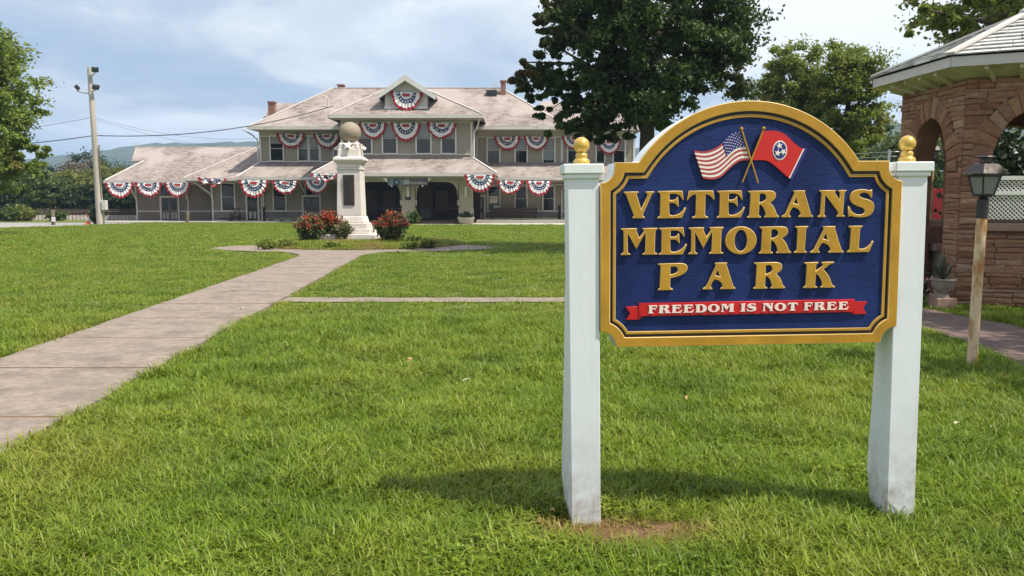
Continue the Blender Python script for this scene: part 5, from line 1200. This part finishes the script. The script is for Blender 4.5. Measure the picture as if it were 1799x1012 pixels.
# planter urn, spiky plant, pink flowers
ug = Vector((6.36, 12.12, 0))
ur = thing('stone_urn', 'pale carved stone urn on a low plinth beside the gazebo doorway', 'urn', (ug.x, ug.y, .14))
MB().box(-.22, .22, -.22, .22, -.14, .08).build('plinth', m_flatst, ur, world=False, bevel=.01); MB().lathe([(.15, .08), (.13, .14), (.10, .17), (.19, .25), (.24, .36), (.25, .42), (.28, .44), (.28, .47), (.22, .47), (.2, .43)], (0, 0, 0), 24).build('bowl', M('urn_stone', (.23, .20, .155), .85, .2, 9, .5, 40, .01), ur, smooth=True, world=False)
ur.scale = (.66, .66, .72); ur.location.z = .10
sp = thing('spiky_plant', 'spiky dracaena plant growing from the stone urn', 'plant', (ug.x, ug.y, .42))
m_spike = M('spike_leaf', (.06, .075, .05), .5, .25, 6)
for i in range(40):
    a = rnd.uniform(0, 6.28); el = R(rnd.uniform(20, 85)); L = rnd.uniform(.30, .58); d = Vector((math.cos(a) * math.cos(el), math.sin(a) * math.cos(el), math.sin(el))); s2 = Vector((-math.sin(a), math.cos(a), 0)) * .014
    p1 = d * L * .55; p2 = d * L + Vector((0, 0, -.10 * math.cos(el)))
    MB().add([-s2 * .6, s2 * .6, p1 + s2, p1 - s2, p2], [(0, 1, 2, 3), (3, 2, 4)]).build('leaf', m_spike, sp, fix=False, world=False)
fg = Vector((6.14, 12.35, 0))
bush('flower_bush', 'low mound of pink flowers left of the stone urn', (fg.x - .05, fg.y + .1, 0), (.30, .30, .30), 40, 1200, .04, lf_far1, 71, lf_pink, 520, cat='flowers')

# lamp posts
def lamp(label, loc, hp, name='lamp_post', lean=0.0, rz=R(12)):
    t = thing(name, label, 'lamp post', loc, None, rz); t.rotation_euler = (0, R(lean), rz)
    MB().tube([(0, 0, -.2), (0, 0, hp)], .047, 12).build('pole', m_rust, t, smooth=True, world=False)
    MB().lathe([(.052, 0), (.052, .17), (.03, .19), (.05, .205), (.09, .215)], (0, 0, hp), 14).build('collar', m_dark, t, smooth=True, world=False)
    z0 = hp + .215; z1 = z0 + .175; b0, b1 = .060, .094
    fr = MB()
    for sx in (-1, 1):
        for sy in (-1, 1): fr.bar((sx * b0, sy * b0, z0), (sx * b1, sy * b1, z1), .014)
    for z_, b_ in ((z0, b0), (z1, b1)):
        for sx in (-1, 1): fr.bar((sx * b_, -b_, z_), (sx * b_, b_, z_), .02); fr.bar((-b_, sx * b_, z_), (b_, sx * b_, z_), .02)
    fr.build('lantern_frame', m_dark, t, world=False)
    for i in range(4):
        a = i * math.pi / 2; rt = lambda x, y: (x * math.cos(a) - y * math.sin(a), x * math.sin(a) + y * math.cos(a))
        q = [(*rt(-b0, -b0 + .004), z0), (*rt(b0, -b0 + .004), z0), (*rt(b1, -b1 + .004), z1), (*rt(-b1, -b1 + .004), z1)]; MB().add(q, [(0, 1, 2, 3)]).build('pane', m_frost, t, world=False)
    MB().lathe([(.188, 0), (.192, .012), (.11, .100), (.052, .12), (.052, .135)], (0, 0, z1 + .008), 4, rot=math.pi / 4).build('lantern_roof', m_lroof, t, world=False)
    MB().lathe([(.045, 0), (.045, .02), (.085, .025), (.075, .035), (.012, .04), (.01, .06)], (0, 0, z1 + .148), 12).build('vent_cap', m_dark, t, world=False); return t
m_lroof = M('aged_black_lantern_roof', (.045, .036, .033), .4, .3, 10, .4, 30, metal=.4, dirt=(.22, .20, .18), dscale=12, dlo=.58, dhi=.75)
lg = G(1707, 645)
lamp('rusty cream lamp post with black lantern standing in the shaded grass', (lg.x, lg.y, 0), 1.41, lean=.6)
lamp('second lamp post glimpsed through the gazebo doorway arch', (PX(1639, 19.5, 270), 19.5, 0), 2.35)
# dark utility pole and small white post beyond the gazebo
dp = thing('utility_pole', 'dark power pole rising beside the left wall of the gazebo', 'pole', (PX(1587, 34, 270), 34, 0))
x = PX(1587, 34, 270); MB().tube([(x, 34, 0), (x, 34, PZ(172, 34))], [.16, .12], 10).build('shaft', m_oldwood, dp); MB().box(x - .32, x + .32, 33.85, 33.95, PZ(190, 34), PZ(186, 34)).build('crossarm', m_oldwood, dp); MB().lathe([(.16, 0), (.16, .5), (.06, .6)], (x + .22, 33.8, PZ(212, 34)), 12).build('transformer', m_steel, dp)
MB().tube([(x + .08, 33.82, 0), (x + .08, 33.82, PZ(200, 34))], .03, 6).build('conduit', m_dark, dp)
wp = thing('white_post', 'thin white post with cross wires beyond the right shoulder of the sign', 'post', (PX(1561, 30, 300), 30, 0))
x = PX(1561, 30, 300); MB().tube([(x, 30, 0), (x, 30, PZ(263, 30))], .05, 8).build('shaft', m_conew, wp)
for py in (268, 276): MB().tube([P(1490, py + 3, 31), (x, 30, PZ(py - 1, 30)), P(1640, py - 4, 30)], .012, 5, False).build('wire', m_steel, wp)
# red van glimpsed behind the gazebo
vn = thing('red_van', 'bright red van parked behind the gazebo, glimpsed between post and arch', 'van', (PX(1634, 24, 370), 24, 0))
vx = PX(1634, 24, 370)
m = MB(); m.prism([(vx - .55, 24, .75), (vx + 4.0, 24, .75), (vx + 4.0, 24, 1.25), (vx + 3.3, 24, 1.35), (vx + 2.8, 24, 1.92), (vx - .55, 24, 1.95)], (0, 1.7, 0)); m.build('body', m_vanred, vn, bevel=.05)
for sx in (vx + .2, vx + 3.2):
    m = MB(); m.lathe([(.36, 0), (.36, .22)], (0, 0, 0), 20); o = m.build('wheel', m_tyre, vn, world=False); o.rotation_euler = (R(90), 0, 0); o.location = (sx - vx, .2, .36)
MB().box(vx - .5, vx + 3.9, 24.05, 25.65, .5, .75).build('chassis', m_dark, vn); MB().prism([(vx + 1.6, 23.985, 1.4), (vx + 3.0, 23.985, 1.4), (vx + 2.65, 23.985, 1.82), (vx + 1.6, 23.985, 1.85)], (0, .012, 0)).build('side_window', m_glass, vn)
MB().box(vx + 3.95, vx + 4.02, 24.2, 24.5, .95, 1.12).build('headlight', m_conew, vn); MB().box(vx - .57, vx - .545, 24.1, 24.25, 1.0, 1.3).build('tail_light', m_red, vn)

# ------------------------------------------------------------------ litter on the lawn
lf_dry = [M('dry_leaf_tan', (.45, .26, .10), .7, .2), M('dry_leaf_brown', (.30, .13, .07), .7, .2), M('pale_petal', (.70, .66, .45), .6, .1)]
def litter(px, py, s, mat, label, seed):
    q = G(px, py); rr = random.Random(seed); n = 9; vs = [(0, 0, .012)]
    for i in range(n):
        a = 2 * math.pi * i / n; r_ = s * (1 if i % 2 else .62) * rr.uniform(.8, 1.2); vs.append((r_ * math.cos(a), r_ * .7 * math.sin(a), rr.uniform(.0, .03)))
    o = MB().add(vs, [(0, 1 + i, 1 + (i+1) % n) for i in range(n)]).build('fallen_leaf', mat, fix=False); o.location = (q.x, q.y, .045); o.rotation_euler = (R(rr.uniform(-15, 25)), R(rr.uniform(-15, 15)), rr.uniform(0, 6)); tag(o, label, 'leaf', 'fallen leaves on the lawn')
litter(722, 641, .055, lf_dry[0], 'tan dry leaf lying on the lawn left of the sign', 1); litter(819, 679, .05, lf_dry[2], 'pale yellowish petal scrap on the lawn left of the sign', 2); litter(1768, 673, .06, lf_dry[1], 'reddish brown leaf in the shaded grass right of the lamp post', 3)
litter(1203, 711, .035, lf_dry[0], 'small tan leaf on the grass under the sign board', 4); litter(1678, 757, .025, lf_dry[2], 'tiny pale scrap on the grass below the lamp post', 5); litter(972, 917, .025, lf_dry[0], 'pale stone like scrap at the foot of the left sign post', 6); litter(1650, 697, .03, lf_dry[0], 'small yellow leaf on the grass right of the right post', 7)
litter(334, 624, .04, lf_dry[2], 'white scrap lying at the right edge of the path', 8); litter(425, 548, .035, lf_dry[2], 'pale scrap lying in the middle of the path', 9)

# ------------------------------------------------------------------ grass
def tuft(name, nb, rad, hmin, hmax, wid, seed, mat, segs=3):
    rr = random.Random(seed); vs = []; fs = []
    for _ in range(nb):
        a = rr.uniform(0, 6.28); r_ = rad * math.sqrt(rr.random()); bx, by = r_ * math.cos(a), r_ * math.sin(a); h = rr.uniform(hmin, hmax); ln = rr.uniform(.30, 1.75) * h; la = rr.uniform(0, 6.28); w = wid * rr.uniform(.6, 1.3); sx, sy = -math.sin(la) * w / 2, math.cos(la) * w / 2; b0 = len(vs)
        for j in range(segs + 1):
            t = j / segs; x = bx + math.cos(la) * ln * t * t; y = by + math.sin(la) * ln * t * t; z = h * (t - .30 * t * t * min(ln / h, 1.5)); k = 1 - t ** 1.6
            if j == segs: vs.append((x, y, z))
            else: vs += [(x - sx * (k * .6 + .4), y - sy * (k * .6 + .4), z), (x + sx * (k * .6 + .4), y + sy * (k * .6 + .4), z)]
        for j in range(segs - 1): fs.append((b0 + 2*j, b0 + 2*j + 1, b0 + 2*j + 3, b0 + 2*j + 2))
        fs.append((b0 + 2 * (segs - 1), b0 + 2 * (segs - 1) + 1, b0 + 2 * segs))
    me = bpy.data.meshes.new(name); me.from_pydata(vs, [], fs); me.materials.append(mat); return bpy.data.objects.new(name, me)
def grass_mat():
    t = NT('grass_blade'); at = t.node('ShaderNodeAttribute', attribute_type='INSTANCER', attribute_name='dry'); oi = t.node('ShaderNodeObjectInfo'); geo = t.node('ShaderNodeNewGeometry')
    k = t.mix(geo.outputs['Random Per Island'], (0.078, 0.158, 0.008), (0.27, 0.365, 0.022))
    k = t.mix(t.math('MULTIPLY', oi.outputs['Random'], .35), k, (0.29, 0.35, 0.05))
    k = t.mix(t.math('MULTIPLY', t.ramp(geo.outputs['Random Per Island'], [(.90, 0.0), (.93, 1.0)]), .7), k, (.36, .30, .12))
    k = t.mix(1.0, k, t.ramp(t.noise(1.1, 5, .65, vec=geo.outputs['Position']), [(.32, (.58, .68, .52)), (.60, (1.04, 1.04, 1.0))]), 'MULTIPLY')
    k = t.mix(at.outputs['Fac'], k, t.mix(geo.outputs['Random Per Island'], (0.20, 0.21, 0.025), (0.40, 0.40, 0.06)))
    k = t.mix(t.ramp(at.outputs['Fac'], [(.50, 0.0), (.85, 1.0)]), k, t.mix(geo.outputs['Random Per Island'], (0.20, 0.13, 0.04), (0.40, 0.30, 0.10)))
    t.col(k); t.set(Roughness=.45); t.b.inputs['Specular IOR Level'].default_value = .3
    tr = t.node('ShaderNodeBsdfTranslucent'); t.inp(tr, 'Color', k); mx = t.node('ShaderNodeMixShader'); mx.inputs[0].default_value = .35
    t.l.new(t.b.outputs[0], mx.inputs[1]); t.l.new(tr.outputs[0], mx.inputs[2]); t.l.new(mx.outputs[0], t.n['Material Output'].inputs[0]); return t.m
m_grass = grass_mat()
def on_path(x, y, mrg):
    pr = -3.12 - .0655 * (y - 4.9); wob = .05 * np.sin(y * 2.3) + .04 * np.sin(y * 5.1 + 1); ext = np.where(y > 23.2, .55 * np.maximum(0, (y - 23.2) / 2.2) ** 2, 0)
    a = (x < pr - mrg + wob * .6 + ext) & (x > pr - PW + mrg + wob * .6 - ext * 1.6) & (y < 25.4)
    a |= (np.hypot((x - RING[0]) / RING[2], (y - RING[1]) / RING[3]) < 1 - mrg / 3) | (np.hypot((x - BED[0]) / BED[2], (y - BED[1]) / BED[3]) < 1)
    a |= (y > CROSS[0] + mrg) & (y < CROSS[1] - mrg) & (x > pr) & (x < 5.2)
    a |= (x > gz_l(y) + mrg) & (x < gz_r(y) - mrg) & (y < 16) & (y > 2)
    a |= (np.hypot(x - GC.x, y - GC.y) < RW_ - .1)
    a |= (y > 56.4) & (x > -13.2); a |= (y > 61.2) & (x > -32); a |= (y > np.interp(x, [-120, -60, -38, -31, -28.7, -28.3, -27], [38, 45, 48, 49.7, 53, 57, 61.5])) & (y < 62.7) & (x < -26)
    a |= (y > 53) & (np.abs(x - PX(152, 57.5)) < .35) & (np.abs(y - 57.3) < .3)
    return a
def scatter(name, y0, y1, dens, tufts, smin, smax, mrg, seed, region=None, dryadd=0.0, zf=None):
    rng = np.random.default_rng(seed); xm = .66 * y1 + 1.5; n = int((y1 - y0) * 2 * xm * dens); x = rng.uniform(-xm, xm, n); y = rng.uniform(y0, y1, n)
    k = np.abs(x) < .66 * y + 1.5; x, y = x[k], y[k]
    k = ~on_path(x, y, mrg) if region is None else region(x, y); x, y = x[k], y[k]; n = len(x)
    nz = np.array([mnoise.fractal(Vector((a * .55, b * .55, seed)), 1, 2, 3) for a, b in zip(x, y)]); nz2 = np.array([mnoise.noise(Vector((a * 2.1, b * 2.1, 5.0))) for a, b in zip(x, y)])
    bare = np.exp(-(((x - .62) / .42) ** 2 + ((y - 3.74) / .19) ** 2)) + .7 * np.exp(-(((x - .25) / .22) ** 2 + ((y - 3.82) / .1) ** 2)) + .5 * np.exp(-(((x - 2.2) / .35) ** 2 + ((y - 3.85) / .12) ** 2))
    pr = -3.12 - .0655 * (y - 4.9); edge = np.exp(-np.maximum(np.minimum(np.abs(x - pr), np.abs(x - pr + PW)), 0) / .16) * (y < 25) * .38
    dry = np.clip(.08 + .45 * nz + .25 * nz2 + .8 * bare + edge + dryadd, 0, .95); dry = np.where(bare > .25, dry, np.minimum(dry, .52 + dryadd))
    keep = rng.uniform(size=n) > .62 * np.clip(bare, 0, 1); x, y, dry, nz2, bare = x[keep], y[keep], dry[keep], nz2[keep], bare[keep]; n = len(x)
    sc = rng.uniform(smin, smax, n) * (1 + .45 * nz2) * (1 - .45 * np.clip(bare, 0, 1))
    me = bpy.data.meshes.new(name); me.vertices.add(n); me.vertices.foreach_set('co', np.stack([x, y, np.zeros(n) if zf is None else zf(x, y)], 1).astype(np.float32).ravel())
    for an, ty, v in (('rot', 'FLOAT_VECTOR', np.stack([rng.normal(0, .10, n), rng.normal(0, .10, n), rng.uniform(0, 6.28, n)], 1)), ('siz', 'FLOAT', sc), ('dry', 'FLOAT', dry), ('pick', 'INT', rng.integers(0, len(tufts), n))):
        at = me.attributes.new(an, ty, 'POINT'); at.data.foreach_set('vector' if ty == 'FLOAT_VECTOR' else 'value', np.ascontiguousarray(v, np.int32 if ty == 'INT' else np.float32).ravel())
    o = bpy.data.objects.new(name, me); COL.objects.link(o); tag(o, kind='stuff')
    c = bpy.data.collections.new(name + '_tufts')
    for t in tufts: c.objects.link(t)
    ng = bpy.data.node_groups.new(name, 'GeometryNodeTree'); ng.interface.new_socket('Geometry', in_out='INPUT', socket_type='NodeSocketGeometry'); ng.interface.new_socket('Geometry', in_out='OUTPUT', socket_type='NodeSocketGeometry')
    N = ng.nodes.new; gi, go = N('NodeGroupInput'), N('NodeGroupOutput'); ip = N('GeometryNodeInstanceOnPoints'); ci = N('GeometryNodeCollectionInfo'); ci.inputs['Collection'].default_value = c; ci.inputs['Separate Children'].default_value = True; ci.inputs['Reset Children'].default_value = True
    def na(nm, ty): q = N('GeometryNodeInputNamedAttribute'); q.data_type = ty; q.inputs['Name'].default_value = nm; return [s for s in q.outputs if s.enabled][0]
    L = ng.links.new; L(gi.outputs[0], ip.inputs['Points']); L(ci.outputs[0], ip.inputs['Instance']); ip.inputs['Pick Instance'].default_value = True
    L(na('pick', 'INT'), ip.inputs['Instance Index']); L(na('rot', 'FLOAT_VECTOR'), ip.inputs['Rotation']); L(na('siz', 'FLOAT'), ip.inputs['Scale']); L(ip.outputs[0], go.inputs[0])
    md = o.modifiers.new('scatter', 'NODES'); md.node_group = ng; return o
def clover(name, n_, rad, seed, mat):
    rr = random.Random(seed); vs = []; fs = []
    for _ in range(n_):
        a = rr.uniform(0, 6.28); q = rad * math.sqrt(rr.random()); cx, cy, cz = q * math.cos(a), q * math.sin(a), rr.uniform(.012, .05); w0 = rr.uniform(0, 6.28)
        for k in range(3):
            b = w0 + k * 2.09; l = rr.uniform(.010, .018); b0 = len(vs); ca, sa = math.cos(b), math.sin(b)
            vs += [(cx, cy, cz), (cx + l * .7 * ca - l * .55 * sa, cy + l * .7 * sa + l * .55 * ca, cz + .004), (cx + l * 1.3 * ca, cy + l * 1.3 * sa, cz + rr.uniform(-.004, .006)), (cx + l * .7 * ca + l * .55 * sa, cy + l * .7 * sa - l * .55 * ca, cz + .004)]; fs.append((b0, b0 + 1, b0 + 2, b0 + 3))
    me = bpy.data.meshes.new(name); me.from_pydata(vs, [], fs); me.materials.append(mat); return bpy.data.objects.new(name, me)
clv = [clover(f'clover_patch_{i}', 16, .09, 500 + i, m_grass) for i in range(4)]
near = [tuft(f'tuft_near_{i}', 18, .07, .03, .10, .0068, 200 + i, m_grass, 4) for i in range(6)]
mid_ = [tuft(f'tuft_mid_{i}', 26, .13, .03, .075, .0085, 300 + i, m_grass, 3) for i in range(5)]
far_ = [tuft(f'tuft_far_{i}', 46, .30, .03, .065, .018, 400 + i, m_grass, 2) for i in range(4)]
scatter('grass', 2.6, 7.0, 680, near, .75, 1.25, -.02, 1)
scatter('grass', 7.0, 11.0, 300, near, .9, 1.4, -.02, 2)
scatter('grass', 11.0, 24.0, 95, mid_, .8, 1.2, -.03, 3)
scatter('grass', 24.0, 64.0, 20, far_, .8, 1.2, -.05, 4)
def clover_region(x, y):
    return (~on_path(x, y, .02)) & (((np.hypot((x - .25) / .75, (y - 3.5) / .40) < 1)) | (np.sin(x * 2.3 + 1) * np.sin(y * 1.9 + x) > .72))
scatter('joint_weeds', 9.0, 20.0, 30, mid_, .3, .6, 0, 17, lambda x, y: (np.min(np.abs(y[:, None] - np.array([10.8, 14.1, 17.4])[None]), 1) < .05) & (x < path_right(y) - .05) & (x > path_right(y) - PW + .05) & (np.sin(x * 5 + y) > .1), .2, lambda x, y: np.full(len(x), .03))
scatter('clover', 2.8, 9.0, 70, clv, .8, 1.3, 0, 15, clover_region, -.05)
scatter('bed_grass', 26, 35, 110, mid_, .9, 1.6, 0, 9, lambda x, y: (np.hypot((x - BED[0]) / BED[2], (y - BED[1]) / BED[3]) < 1) & (np.maximum(np.abs(x - MON.x), np.abs(y - MON.y)) > 1.05), .42, lambda x, y: np.interp(np.hypot((x - BED[0]) / BED[2], (y - BED[1]) / BED[3]), [0, .5, .85, 1], [.16, .15, .11, .038]))

# ------------------------------------------------------------------ air
def haze(dens):
    t = bpy.data.materials.new('pale_haze'); t.use_nodes = True; n, l = t.node_tree.nodes, t.node_tree.links
    n.remove(n['Principled BSDF']); v = n.new('ShaderNodeVolumePrincipled'); v.inputs['Color'].default_value = (.46, .68, 1.0, 1); v.inputs['Density'].default_value = dens; v.inputs['Anisotropy'].default_value = .2
    l.new(v.outputs[0], n['Material Output'].inputs['Volume'])
    o = MB().box(-1500, 1500, -160, 3300, -6, 240).build('haze', t); tag(o, kind='stuff')
haze(.00036)
